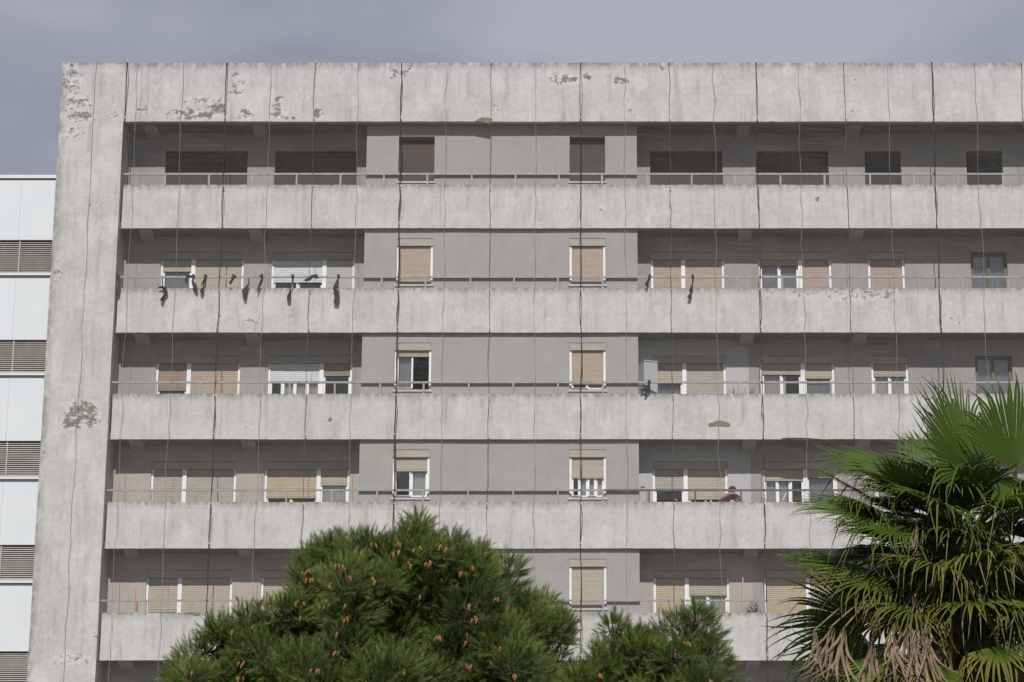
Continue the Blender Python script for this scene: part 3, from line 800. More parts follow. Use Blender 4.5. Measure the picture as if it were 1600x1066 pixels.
# tray stand with a red bowl, fourth balcony
p = P(1004.5, 764, .35); st = empty('tray_stand', (p.x, .35, FL[3])); tag(st, 'thin stand with a pale tray on the fourth balcony beside the bay wall', 'stand')
MB().box(p.x - .12, p.x + .12, .25, .45, p.z - .025, p.z).build('tray', M_CAB, st)
M_RED = simple('dark_red', (0.20, 0.05, 0.05), 0.6)
for sx, sy in ((-.1, -.08), (.1, -.08), (-.1, .08), (.1, .08)):
    MB().tube([(p.x + sx * 1.25, .35 + sy, FL[3]), (p.x + sx * 1.1, .35 + sy, FL[3] + .7), (p.x + sx, .35 + sy, p.z - .02)], .01, 6).build('leg', M_RED if sx < 0 else M_RAIL, st)
bw = MB().lathe([(0, p.z + .001), (.04, p.z + .001), (.06, p.z + .055), (.052, p.z + .055), (.035, p.z + .012), (0, p.z + .012)], p.x - .005, .35)
tag(bw.build('bowl', M_RED, None, True), 'small dark red bowl on the tray stand of the fourth balcony', 'bowl')

# table with three white jars
zt_ = P(1095, 785.5, .3).z; xa, xb = P(1072, 785, .3).x, P(1118, 785, .3).x
tb = empty('table', ((xa + xb) / 2, .38, FL[3])); tag(tb, 'narrow table just behind the fourth parapet holding three white jars', 'table')
MB().box(xa, xb, .2, .56, zt_ - .03, zt_).build('tabletop', M_PALE, tb)
for xx in (xa + .03, xb - .07):
    for yy in (.22, .5): MB().box(xx, xx + .04, yy, yy + .04, FL[3], zt_ - .031).build('leg', M_PALE, tb)
for pxj, hh, lab in ((1078.8, .05, 'white jar on the narrow table, nearest the dark open doorway'), (1102.5, .075, 'tallest of the three white jars on the narrow table'), (1111, .05, 'white jar on the narrow table, nearest the stooping person')):
    xj = P(pxj, 783, .25).x
    j = MB().lathe([(0, zt_ + .001), (.02, zt_ + .001), (.024, zt_ + hh * .7), (.014, zt_ + hh), (.016, zt_ + hh + .018), (0, zt_ + hh + .018)], xj, .25).build('jar', M_FRAME, None, True)
    tag(j, lab, 'jar', 'white jars on the fourth balcony')
# mop leaning in the doorway
a, b_ = P(1055, 780, .3), P(1075, 788, .33)
mp = empty('mop', (b_.x + .9, .4, FL[3])); tag(mp, 'white mop handle leaning low across the dark doorway of the fourth balcony', 'mop')
d = (b_ - a); low = a + Vector((1.1, .1, -(a.z - FL[3] - .08)))
MB().tube([a, low], .016, 8).build('handle', M_FRAME, mp)
MB().lathe([(0, FL[3] + .002), (.13, FL[3] + .002), (.1, FL[3] + .06), (.03, FL[3] + .12), (0, FL[3] + .12)], low.x, low.y).build('head', M_CAB, mp)
# white drying rack near the fourth balcony's right window
p = P(1196, 770, .4); rk = empty('drying_rack', (p.x + .25, .4, FL[3])); tag(rk, 'white folding drying rack on the fourth balcony before the window by the palm', 'rack')
for yy in (.28, .52):
    MB().tube([(p.x - .1, yy, p.z), (p.x + .55, yy, FL[3] + .004)], .012, 6).build('leg', M_FRAME, rk)
    MB().tube([(p.x + .55, yy + .03, p.z), (p.x - .1, yy + .03, FL[3] + .004)], .012, 6).build('leg', M_FRAME, rk)
for k in range(5):
    t = k / 8
    MB().tube([(p.x - .1 + .65 * t, .28, p.z - (p.z - FL[3]) * t), (p.x - .1 + .65 * t, .52, p.z - (p.z - FL[3]) * t)], .008, 5).build('bar', M_FRAME, rk)
# security camera on the fifth parapet
p = P(895, 967, -.06); sc = empty('security_camera', (p.x, 0, p.z)); tag(sc, 'small white security camera fixed to the front of the fifth parapet', 'camera')
MB().box(p.x - .03, p.x + .01, -.03, .004, p.z + .03, p.z + .09).build('bracket', M_CLIP, sc)
MB().tube([(p.x - .045, -.02, p.z + .045), (p.x + .05, -.10, p.z - .05)], .032, 10).build('housing', M_CLIP, sc)
MB().tube([(p.x + .048, -.098, p.z - .048), (p.x + .056, -.105, p.z - .056)], .022, 10).build('lens', M_RAG, sc)

# ------------------------------------------------------------------ person stooping over the fourth balcony
def skin_obj(name, joints, edges_, mat, parent, root, subd=2):
    me = bpy.data.meshes.new(name); me.from_pydata([tuple(j[0]) for j in joints], edges_, []); me.update()
    me.materials.append(mat)
    o = bpy.data.objects.new(name, me); COL.objects.link(o)
    md = o.modifiers.new('skin', 'SKIN'); md.use_smooth_shade = True
    if not me.skin_vertices: me.attributes.new('skin', 'FLOAT', 'POINT') if False else None
    sv = me.skin_vertices[0].data if me.skin_vertices else None
    if sv is None:
        bpy.context.view_layer.objects.active = o
        o.select_set(True); bpy.ops.mesh.customdata_skin_add(); sv = me.skin_vertices[0].data
    for k, (c_, rx, ry) in enumerate(joints):
        sv[k].radius = (rx, ry); sv[k].use_root = (k == root)
    s_ = o.modifiers.new('sub', 'SUBSURF'); s_.levels = subd; s_.render_levels = subd
    put(o, parent); return o
ppl = P(1129, 785, .36); fz = FL[3]
hx = P(1143.5, 766, .34); sh = P(1145, 771.5, .36); hd = P(1158, 785, .3)
per = empty('person', (ppl.x, .38, fz)); tag(per, 'person in a dusky red jacket stooping over the fourth balcony', 'person')
M_SKIN = simple('skin', (0.42, 0.27, 0.2), 0.6, 0.06, 10)
M_JACK = simple('red_jacket', (0.30, 0.165, 0.165), 0.85, 0.2, 9, bmp=0.3)
M_TROU = simple('dark_trousers', (0.045, 0.045, 0.055), 0.9)
M_HAIR = simple('dark_hair', (0.03, 0.027, 0.026), 0.8, 0.3, 30)
pel = Vector((ppl.x - .05, .40, fz + .93)); che = Vector((sh.x - .10, .39, sh.z - .06)); nek = Vector((sh.x + .01, .38, sh.z + .02))
head0 = Vector((hx.x + .0, .36, hx.z - .03)); head1 = Vector((hx.x + .05, .355, hx.z + .03)); chin = Vector((hx.x + .075, .35, hx.z - .05))
def V3(a, b_, c_): return Vector((a, b_, c_))
shl, shr = V3(sh.x - .03, .22, sh.z - .03), V3(sh.x - .03, .54, sh.z - .03)
ell, elr = V3(hd.x - .07, .21, hd.z + .11), V3(hd.x - .08, .55, hd.z + .10)
wrl, wrr = V3(hd.x + .03, .22, hd.z - .01), V3(hd.x + .03, .52, hd.z - .02)
mid = pel.lerp(che, .5) + V3(-.03, 0, .04)
J = [(pel, .13, .12), (mid, .12, .11), (che, .14, .12), (nek, .06, .06), (head0, .075, .085), (head1, .08, .08), (chin, .045, .05),
     (shl, .06, .06), (ell, .042, .042), (wrl, .028, .028), (shr, .06, .06), (elr, .042, .042), (wrr, .028, .028),
     (pel + V3(.0, -.1, -.06), .09, .09), (V3(pel.x + .03, .30, fz + .48), .06, .06), (V3(pel.x - .02, .30, fz + .07), .04, .04), (V3(pel.x + .13, .29, fz + .03), .032, .028),
     (pel + V3(.0, .1, -.06), .09, .09), (V3(pel.x - .06, .5, fz + .48), .06, .06), (V3(pel.x - .14, .5, fz + .07), .04, .04), (V3(pel.x + .02, .51, fz + .03), .032, .028),
     (wrl + V3(.06, 0, -.015), .03, .018), (wrr + V3(.06, 0, -.015), .03, .018)]
ED = [(0, 1), (1, 2), (2, 3), (3, 4), (4, 5), (4, 6), (2, 7), (7, 8), (8, 9), (2, 10), (10, 11), (11, 12), (0, 13), (13, 14), (14, 15), (15, 16), (0, 17), (17, 18), (18, 19), (19, 20), (9, 21), (12, 22)]
n = len(J)
for base, w_ in ((21, wrl), (22, wrr)):
    for q, (dx, dy, l) in enumerate(((.045, -.024, .045), (.055, -.008, .055), (.055, .008, .052), (.045, .023, .042), (.0, .04, .035))):
        a = J[base][0] + V3(dx * .5, dy, 0); b_ = a + V3(l * (.8 if q < 4 else .5), dy * .3, -l * .5)
        J += [(a, .009, .009), (b_, .008, .008)]; ED += [(base, len(J) - 2), (len(J) - 2, len(J) - 1)]
skin_obj('body', J, ED, M_SKIN, per, 0)
JJ = [(pel + V3(0, 0, -.02), .155, .145), (mid, .145, .135), (che, .165, .145), (che.lerp(nek, .75), .085, .085), (shl, .075, .075), (ell, .056, .056), (wrl.lerp(ell, .12), .042, .042), (shr, .075, .075), (elr, .056, .056), (wrr.lerp(elr, .12), .042, .042)]
skin_obj('jacket', JJ, [(0, 1), (1, 2), (2, 3), (2, 4), (4, 5), (5, 6), (2, 7), (7, 8), (8, 9)], M_JACK, per, 0)
JT = [(pel + V3(0, 0, .03), .135, .13), (pel + V3(0, -.1, -.08), .105, .105), (V3(pel.x + .03, .30, fz + .48), .075, .075), (V3(pel.x - .02, .30, fz + .1), .06, .06),
      (pel + V3(0, .1, -.08), .105, .105), (V3(pel.x - .06, .5, fz + .48), .075, .075), (V3(pel.x - .14, .5, fz + .1), .06, .06)]
skin_obj('trousers', JT, [(0, 1), (1, 2), (2, 3), (0, 4), (4, 5), (5, 6)], M_TROU, per, 0)
hm = MB()
for a_ in range(7):
    th = math.pi * .62 * a_ / 6
    for k in range(14):
        ph = 2 * math.pi * k / 14
        d = V3(math.sin(th) * math.cos(ph), math.sin(th) * math.sin(ph), math.cos(th))
        d = Matrix.Rotation(math.radians(-18), 3, 'Y') @ d
        hm.v.append(tuple(V3(hx.x + .018, .357, hx.z + .012) + V3(d.x * .108, d.y * .098, d.z * .102) * (1 + .03 * math.sin(5 * ph + 3 * th))))
for a_ in range(6):
    for k in range(14):
        k2 = (k + 1) % 14; hm.f.append((a_ * 14 + k, (a_ + 1) * 14 + k, (a_ + 1) * 14 + k2, a_ * 14 + k2))
hm.build('hair', M_HAIR, per, True)
for sy in (-.03, .03):
    MB().lathe([(0, -.009), (.009, 0), (0, .009)], 0, 0, 8).build('eye', M_RAG, per).location = (hx.x + .118, .355 + sy, hx.z - .012)
nz = MB(); c_ = V3(hx.x + .12, .355, hx.z - .035)
nz.v = [tuple(c_ + V3(-.01, -.015, -.01)), tuple(c_ + V3(-.01, .015, -.01)), tuple(c_ + V3(.022, 0, -.012)), tuple(c_ + V3(-.006, 0, .03))]; nz.f = [(0, 1, 2), (0, 2, 3), (1, 3, 2), (0, 3, 1)]
nz.build('nose', M_SKIN, per)

# ------------------------------------------------------------------ pine trees
def needle_mat():
    m, nt, b = mat_new('pine_needles')
    v = nnode(nt, 'ShaderNodeAttribute', attribute_name='tint').outputs['Fac']
    r = nnode(nt, 'ShaderNodeValToRGB'); cr = r.color_ramp
    cr.elements[0].position = 0; cr.elements[0].color = (0.052, 0.078, 0.022, 1)
    cr.elements[1].position = 1; cr.elements[1].color = (0.24, 0.285, 0.075, 1)
    e = cr.elements.new(.5); e.color = (0.122, 0.18, 0.045, 1)
    nt.links.new(v, r.inputs['Fac'])
    nt.links.new(r.outputs[0], b.inputs['Base Color']); b.inputs['Roughness'].default_value = 0.5
    b.inputs['Specular IOR Level'].default_value = 0.35
    t = nnode(nt, 'ShaderNodeBsdfTranslucent'); nt.links.new(r.outputs[0], t.inputs[0])
    mx = nnode(nt, 'ShaderNodeMixShader'); mx.inputs[0].default_value = 0.3
    out = [n for n in nt.nodes if n.type == 'OUTPUT_MATERIAL'][0]
    nt.links.new(b.outputs[0], mx.inputs[1]); nt.links.new(t.outputs[0], mx.inputs[2]); nt.links.new(mx.outputs[0], out.inputs['Surface'])
    return m
M_NEED = needle_mat()
M_BARK = simple('pine_bark', (0.11, 0.085, 0.065), 0.95, 0.35, 14, bmp=0.8)
M_TWIG = simple('pine_twig', (0.085, 0.068, 0.052), 0.9, 0.3, 20)
M_CONE = simple('pine_cone', (0.23, 0.105, 0.042), 0.7, 0.35, 30, bmp=0.6)

def unit(a): return a / np.maximum(np.linalg.norm(a, axis=-1, keepdims=True), 1e-9)

def cone_mesh():
    mb = MB(); prof = [(.004, 0), (.013, -.006), (.0185, -.022), (.0185, -.044), (.013, -.070), (.003, -.092)]
    mb.lathe(prof, 0, 0, 8)
    return mb.mesh('cone')
CONE = cone_mesh(); CONE.materials.append(M_CONE)

def pine(label, lobes, Y, base_x, seed, ncones, front=1.0, dens=1.0):
    """lobes: (px, py, radius px, depth offset in metres) at distance plane Y"""
    rs = np.random.RandomState(seed); rr = random.Random(seed)
    ppm = FPX / (DIST + Y) / 1.0
    root = empty('pine_tree', (base_x, Y, 0)); tag(root, label, 'tree')
    L = []
    split = []
    for px, py, r, dy in lobes:
        if r > 34:
            for q in range(4 if r > 50 else 3):
                an_ = rr.uniform(0, 6.28); ro_ = r * rr.uniform(.3, .62)
                split.append((px + ro_ * math.cos(an_), py - .85 * ro_ * math.sin(an_), r * rr.uniform(.46, .64), dy + rr.uniform(-.35, .35)))
            split.append((px, py, r * .6, dy))
        else: split.append((px, py, r, dy))
    for px, py, r, dy in split:
        p = P(px, py, Y + dy); L.append((np.array(p), r * (DIST + Y + dy) / FPX))
    SP, SD, ST = [], [], []
    for c_, r in L:
        n = int(560 * dens * (r / .6) ** 2) + 60
        d = unit(rs.normal(size=(n, 3)))
        d = d[(d[:, 2] > -.75) & ((d[:, 1] < .55) | (rs.rand(n) < .35))]
        # clumpy shell: the radius swells and shrinks in bunches so the outline breaks up
        k1 = unit(rs.normal(size=(9, 3)))
        cl = np.max(d @ k1.T, axis=1)
        rad = r * (.26 + .78 * np.clip((cl - .5) / .45, 0, 1) ** .9) * rs.uniform(.82, 1.08, len(d))
        p = c_ + d * rad[:, None] * np.array([1, .9, .92])
        dirs = unit(d * 1.0 + np.array([.22, -.1, .62]) + rs.normal(0, .33, d.shape))
        SP.append(p); SD.append(dirs); ST.append(np.clip(.5 + 1.2 * (cl - .78) + rs.normal(0, .13, len(d)) + rs.normal(0, .17), 0, 1))
    SP, SD, ST = np.concatenate(SP), np.concatenate(SD), np.concatenate(ST)
    # drop shoots buried deep inside other lobes
    keep = np.ones(len(SP), bool)
    for c_, r in L:
        keep &= ~((np.linalg.norm(SP - c_, axis=1) < r * .33))
    SP, SD, ST = SP[keep], SD[keep], ST[keep]
    ns, nn = len(SP), 50
    ln = rs.uniform(.10, .25, ns)
    a = unit(np.cross(SD, rs.normal(size=SD.shape))); b_ = np.cross(SD, a)
    t = rs.uniform(.05, 1.0, (ns, nn)); an = rs.uniform(0, 6.283, (ns, nn)); op = rs.uniform(.22, .62, (ns, nn)) * (1.15 - .5 * t)
    org = SP[:, None, :] + SD[:, None, :] * (t * ln[:, None])[:, :, None]
    radv = a[:, None, :] * np.cos(an)[..., None] + b_[:, None, :] * np.sin(an)[..., None]
    nd = unit(SD[:, None, :] * np.cos(op)[..., None] + radv * np.sin(op)[..., None])
    nl = rs.uniform(.065, .115, (ns, nn))
    tip = org + nd * nl[..., None]; tip[..., 2] -= .006
    side = unit(np.cross(nd, rs.normal(size=nd.shape))) * .0021
    v = np.stack([org - side, org + side, tip], 2).reshape(-1, 3)
    f = np.arange(len(v)).reshape(-1, 3)
    me = npmesh('crown', v, f, 3)
    tint = np.clip(ST[:, None] + rs.normal(0, .16, (ns, nn)) , 0, 1)
    tint = np.where(rs.rand(ns, nn) < .02, 1.0, tint)
    attr(me, 'tint', np.repeat(tint.ravel(), 3))
    link('crown', me, M_NEED, root)
    # wood
    tw = MB()
    for k in range(0, ns, 5):
        e_ = SP[k] + SD[k] * ln[k] * .9; s_ = SP[k] - SD[k] * .18
        tw.tube([s_, SP[k], e_], [.008, .006, .003], 3, False)
    for c_, r in L:
        for q in range(int(3 * r / .5)):
            d = unit(rs.normal(size=3) + np.array([0, 0, .5]))
            tw.tube([c_, c_ + d * r * .45 + rs.normal(0, .03, 3), c_ + d * r * .92], [.022, .014, .006], 4, False)
    tw.build('twigs', M_TWIG, root)
    lowest = min(c_[2] for c_, r in L)
    top = np.array([base_x, Y, 0.0])
    tt = [Vector((base_x, Y, -.05)), Vector((base_x + .06, Y + .05, 1.1)), Vector((base_x - .04, Y + .1, max(2.2, lowest - .4))), Vector((base_x + .05, Y + .1, max(c_[2] for c_, r in L) - .1))]
    MB().tube(tt, [.24, .19, .15, .04], 10).build('trunk', M_BARK, root, True)
    for c_, r in L:
        zz = max(1.6, min(c_[2] - .5, tt[-1].z - .4)); k = (zz - tt[2].z) / max(.1, tt[-1].z - tt[2].z)
        s_ = tt[2].lerp(tt[3], k) if k > 0 else tt[1].lerp(tt[2], max(0, (zz - 1.1) / (tt[2].z - 1.1)))
        m1 = s_.lerp(Vector(c_), .5) + Vector((rr.uniform(-.1, .1), rr.uniform(-.1, .1), -.12))
        MB().tube([s_, m1, Vector(c_)], [.075, .055, .025], 7).build('limb', M_BARK, root, True)
    # cones: in ones, twos and threes on the camera side
    placed = 0; tries = 0
    cell = {}
    for k in range(ns):
        key = (int(SP[k][0] // .16), int(SP[k][2] // .16)); yk = SP[k][1] + SD[k][1] * ln[k]
        if key not in cell or yk < cell[key][0]: cell[key] = (yk, k)
    fr = [(yk, k) for yk, k in cell.values()]
    rr.shuffle(fr)
    while placed < ncones and tries < 4000:
        tries += 1
        if tries > len(fr): break
        yk, k = fr[tries - 1]; c_ = Vector(SP[k]) + Vector(SD[k]) * ln[k] * .5; c_.y = yk - .03
        if c_.z < 4.2 or rr.random() < .35 + .5 * min(1, abs(c_.x - base_x) / 2.3): continue
        for q in range(rr.choice((1, 2, 2, 3, 3))):
            o = bpy.data.objects.new('cone', CONE); COL.objects.link(o)
            s_ = rr.uniform(.72, 1.0)
            o.matrix_world = Matrix.LocRotScale(c_ + Vector((rr.uniform(-.05, .05), rr.uniform(-.03, .02), rr.uniform(-.03, .02))), Matrix.Rotation(rr.uniform(-.5, .5), 3, 'Y').to_quaternion() @ Matrix.Rotation(rr.uniform(-.4, .3), 3, 'X').to_quaternion(), Vector((s_, s_, s_)))
            put(o, root); placed += 1
    return root

YP = -27.0
main_lobes = []
CXp, CYp, RP = 610, 1075, 300
spec = [(640, 880, 48), (598, 878, 38), (552, 884, 42), (505, 884, 36), (690, 886, 42), (744, 896, 36), (505, 925, 46), (575, 930, 60), (650, 925, 64), (725, 930, 58), (780, 922, 28), (812, 945, 24),
        (470, 975, 44), (535, 985, 62), (615, 995, 68), (700, 995, 66), (775, 985, 54), (835, 985, 44), (405, 1000, 40), (350, 1010, 38), (312, 1034, 34), (430, 1040, 54), (375, 1055, 46), (500, 1060, 60), (585, 1065, 66), (675, 1070, 66),
        (760, 1060, 60), (825, 1050, 50), (862, 1030, 34), (868, 1080, 42), (300, 1080, 40), (652, 832, 12), (657, 818, 10), (646, 842, 14), (668, 846, 16), (455, 955, 24), (530, 862, 22), (575, 858, 22), (705, 860, 20), (738, 876, 18), (618, 862, 20), (793, 895, 20), (845, 955, 18), (870, 985, 18), (285, 1050, 18), (335, 990, 16), (390, 975, 18), (425, 968, 18), (480, 905, 18)]
rl = random.Random(3)
for px, py, r in spec:
    d2 = ((px - CXp) / 330) ** 2 + ((py - CYp) / 260) ** 2
    h = math.sqrt(max(.03, 1 - d2)) * 1.7
    main_lobes.append((px, py, r, -h + rl.uniform(-.6, .45)))
    if h > .7 and r > 40: main_lobes.append((px + rl.uniform(-20, 20), py + rl.uniform(-5, 25), r, h * .7))
    if h > .9 and r > 50: main_lobes.append((px + rl.uniform(-30, 30), py + 10, r * 1.1, -h * .15))
for px, py, r, dy in ((480, 1130, 90, -1.2), (620, 1150, 95, -1.3), (760, 1140, 90, -1.2), (380, 1130, 70, -.6), (860, 1140, 60, -.5)): main_lobes.append((px, py, r, dy))
pine('broad green pine full of small brown cones before the middle of the facade', main_lobes, YP, P(620, 1000, YP).x, 21, 140)
sec = [(1085, 992, 34), (1055, 1000, 34), (1015, 1010, 36), (962, 1008, 28), (985, 1030, 34), (1105, 1028, 30), (1060, 1040, 44), (1010, 1050, 42), (945, 1050, 36), (1118, 1062, 30), (1080, 1080, 46), (1030, 1095, 50), (960, 1090, 46), (915, 1075, 38), (1000, 1150, 60), (1090, 1140, 50), (1088, 968, 16), (958, 984, 12)]
sl = [(px, py, r, rl.uniform(-.9, -.1)) for px, py, r in sec] + [(1050, 1060, 50, .5), (990, 1090, 50, .5), (1085, 1030, 36, .4)]
pine('smaller green pine with feathery top between the broad pine and the palm', sl, -27.6, P(1030, 1000, -27.6).x, 33, 24, dens=.9)

# ------------------------------------------------------------------ fan palm
def palm_mat():
    m, nt, b = mat_new('palm_leaf')
    v = nnode(nt, 'ShaderNodeAttribute', attribute_name='along').outputs['Fac']     # 0 hub .. 1 tip
    t_ = nnode(nt, 'ShaderNodeAttribute', attribute_name='tone').outputs['Fac']     # 0 fresh green, 1 yellowing
    g1 = mixc(nt, noise(nt, geo_pos(nt), 5, 3), (0.034, 0.072, 0.009), (0.056, 0.100, 0.014))
    yel = mixc(nt, noise(nt, geo_pos(nt), 8, 3), (0.15, 0.155, 0.032), (0.24, 0.155, 0.042))
    fac = mth(nt, 'MULTIPLY', t_, ramp(nt, v, 0.25, 0.95))
    col = mixc(nt, fac, g1, yel)
    tipf = mth(nt, 'MULTIPLY', ramp(nt, v, 0.86, 1.0), 0.55)
    col = mixc(nt, tipf, col, (0.26, 0.2, 0.11))
    nt.links.new(col, b.inputs['Base Color']); b.inputs['Roughness'].default_value = 0.52
    b.inputs['Specular IOR Level'].default_value = 0.16
    t = nnode(nt, 'ShaderNodeBsdfTranslucent'); nt.links.new(col, t.inputs[0])
    mx = nnode(nt, 'ShaderNodeMixShader'); mx.inputs[0].default_value = 0.14
    out = [n for n in nt.nodes if n.type == 'OUTPUT_MATERIAL'][0]
    nt.links.new(b.outputs[0], mx.inputs[1]); nt.links.new(t.outputs[0], mx.inputs[2]); nt.links.new(mx.outputs[0], out.inputs['Surface'])
    return m
M_PALM = palm_mat()
M_DEAD = simple('dead_palm_leaf', (0.175, 0.125, 0.078), 0.85, 0.4, 9, bmp=0.4)
M_PET = simple('palm_petiole', (0.17, 0.19, 0.07), 0.5, 0.25, 6)
M_PTR = simple('palm_trunk', (0.17, 0.13, 0.10), 0.95, 0.4, 10, bmp=0.9)

YPALM = -35.0
PC = P(1500, 872, YPALM)
palm = empty('fan_palm', (PC.x, YPALM, 0)); tag(palm, 'fan palm with big glossy leaves and dead brown skirt at the right edge', 'palm tree')

def fan(hub, axis, normal, rad, spread, droop=.35, tone=0., nseg=44, fuse=.56, dead=False, cup=.12, seed=0, curl=0.):
    rr = random.Random(seed)
    A = Vector(axis).normalized(); N = Vector(normal); N = (N - A * N.dot(A)).normalized(); B = N.cross(A)
    V, F, al, to = [], [], [], []
    st = [0.02, .15, .3, .45, .56, .66, .75, .83, .9, .96, 1.0]
    da = math.radians(2 * spread) / nseg
    for s_ in range(nseg):
        th = -math.radians(spread) + (s_ + .5) * da + rr.uniform(-.1, .1) * da
        w = abs(th) / math.radians(max(spread, 1))
        l = rad * (1 - .22 * w ** 2) * rr.uniform(.92, 1.05)
        dr = droop * rr.uniform(.35, 1.7); sway = rr.uniform(-.5, .5) if dead else rr.gauss(0, .15); tn = min(1, max(0, tone + rr.uniform(-.15, .25)))
        brk = rr.random() < .10 and not dead
        n0 = len(V)
        for t in st:
            r_ = t * l
            if t <= fuse: hw = r_ * math.tan(da / 2) * 1.02
            else: hw = fuse * l * math.tan(da / 2) * max(0., 1 - (t - fuse) / (1 - fuse)) ** .75
            tf = max(0., (t - fuse) / (1 - fuse))
            th2 = th + sway * tf ** 1.5
            dirv = A * math.cos(th2) + B * math.sin(th2); per_ = -A * math.sin(th2) + B * math.cos(th2)
            base = hub + dirv * r_ + N * (cup * rad * t * t * (math.cos(th) - .35)) + N * (curl * rad * tf * tf)
            z_ = -dr * l * (.16 * t * t + .75 * tf ** 2.0)
            if brk and tf > .3: z_ -= (tf - .3) * l * .55
            if dead: base = base + per_ * (.03 * rad * math.sin(t * 7 + s_ * 2.3)) + N * (.035 * rad * math.sin(t * 5 + s_ * 1.7))
            hor = Vector((dirv.x, dirv.y, 0)) * (-.35 * dr * l * tf ** 2)
            base = base + Vector((0, 0, z_)) + hor
            fold = hw * (.55 if t > .05 else .1)
            V += [tuple(base - per_ * hw - N * fold * .5), tuple(base + N * fold * .5), tuple(base + per_ * hw - N * fold * .5)]
            al += [t] * 3; to += [tn] * 3
        for k in range(len(st) - 1):
            a = n0 + k * 3
            F += [(a, a + 1, a + 4, a + 3), (a + 1, a + 2, a + 5, a + 4)]
    me = bpy.data.meshes.new('blade'); me.from_pydata(V, [], F); me.update()
    attr(me, 'along', al); attr(me, 'tone', to)
    return me

def leaf(px, py, dy, axis, normal, rad, spread, droop=.35, tone=0., dead=False, nseg=44, seed=0, fuse=.56, cup=.12, sag=.12, label=None):
    hub = P(px, py, YPALM + dy)
    e = empty('dead_leaf' if dead else 'leaf', hub, palm)
    if label: e['label'] = label
    link('blade', fan(hub, axis, normal, rad, spread, droop, tone, nseg, fuse, dead, cup, seed), M_DEAD if dead else M_PALM, e)
    c_ = PC + Vector((R.uniform(-.1, .1), R.uniform(-.1, .1), R.uniform(-.25, .15)))
    m1 = c_.lerp(hub, .5) + Vector((0, 0, sag))
    MB().tube([c_, m1, hub, hub + Vector(axis).normalized() * .06], ([.014, .011, .009, .006] if dead else [.03, .022, .015, .008]), 6).build('petiole', M_DEAD if dead else M_PET, e, True)
    return e

# leaves read off the photograph: hub pixel, depth towards the camera, fan axis, facing, size
leaf(1516, 732, -.75, (-.36, -.10, .93), (.78, -.6, .12), 1.16, 100, .05, 0.02, nseg=52, seed=1, fuse=.62, cup=.05)
leaf(1586, 733, -.85, (.06, -.05, 1), (.15, -1, .1), 1.02, 62, .06, 0.0, nseg=40, seed=2, fuse=.66, cup=.05)
leaf(1581, 742, -.9, (.0, -.35, -1), (0, -1, .3), .5, 60, .2, .05, nseg=24, seed=3)
leaf(1462, 716, .1, (-.72, .1, .62), (.55, -.3, .65), .55, 60, .35, .2, nseg=30, seed=4)
leaf(1415, 735, -.1, (-1, -.15, .10), (.1, -.46, .85), 1.08, 60, .10, .06, seed=5)
leaf(1425, 742, -.35, (-.9, -.4, -.10), (.1, -.5, .8), .95, 66, .2, .06, seed=25)
leaf(1388, 802, -.35, (-1, -.15, .04), (.05, -.42, .87), 1.15, 58, .10, .05, seed=6)
leaf(1420, 815, -.6, (-.9, -.4, -.15), (.05, -.45, .85), .98, 66, .2, .1, seed=26)
leaf(1332, 888, -.15, (-1, -.1, .12), (.1, -.42, .86), .88, 62, .12, .16, seed=7)
leaf(1385, 900, -.5, (-.9, -.35, -.1), (.1, -.45, .85), .88, 70, .26, .4, seed=27)
leaf(1352, 972, -.1, (-1, .1, .10), (.1, -.75, -.6), 1.12, 80, .12, .0, seed=8, fuse=.5)
leaf(1362, 1008, .1, (-1, .1, -.12), (.1, -.75, -.6), 1.05, 60, .12, .0, seed=28, fuse=.5)
leaf(1462, 893, -.85, (-.55, -.75, .12), (-.1, -.45, .85), .85, 80, .34, .6, seed=9)
leaf(1518, 880, -.95, (.25, -.92, .12), (0, -.4, .9), .82, 80, .36, .6, seed=10)
leaf(1566, 862, -.8, (.75, -.6, .15), (.1, -.5, .85), .95, 80, .3, .4, seed=11)
leaf(1560, 1010, -1.05, (.35, -.75, -.35), (.1, -.72, .7), .72, 100, .45, .8, seed=12)
leaf(1485, 1045, -1.0, (-.8, -.5, -.15), (0, -.6, .8), .68, 80, .35, .75, seed=13)
leaf(1478, 795, -.8, (-.55, -.75, .12), (.1, -.45, .85), .88, 80, .22, .12, seed=14)
leaf(1550, 800, -.85, (.35, -.85, .15), (.0, -.5, .85), .88, 80, .25, .12, seed=15)
leaf(1516, 775, -.6, (.0, -.8, .35), (.0, -.45, .85), .85, 80, .2, .08, seed=29)
leaf(1600, 800, -.3, (.9, -.2, .3), (-.2, -.6, .75), 1.0, 85, .4, .1, seed=16)
leaf(1530, 712, .4, (.15, .5, .75), (.0, -.8, .5), .8, 70, .3, .05, seed=17)
leaf(1625, 740, .3, (.8, .3, .5), (-.3, -.5, .8), 1.0, 80, .3, .05, seed=18)
leaf(1455, 760, .25, (-.7, .5, .4), (.3, -.4, .85), .9, 75, .4, .05, seed=19)
leaf(1520, 935, -.9, (.1, -.9, -.25), (0, -.6, .8), .8, 80, .3, .5, seed=30)
leaf(1590, 930, -.8, (.7, -.7, -.1), (0, -.5, .85), .9, 80, .3, .35, seed=31)
leaf(1435, 945, -.7, (-.6, -.75, -.2), (0, -.6, .8), .8, 75, .3, .45, seed=32)
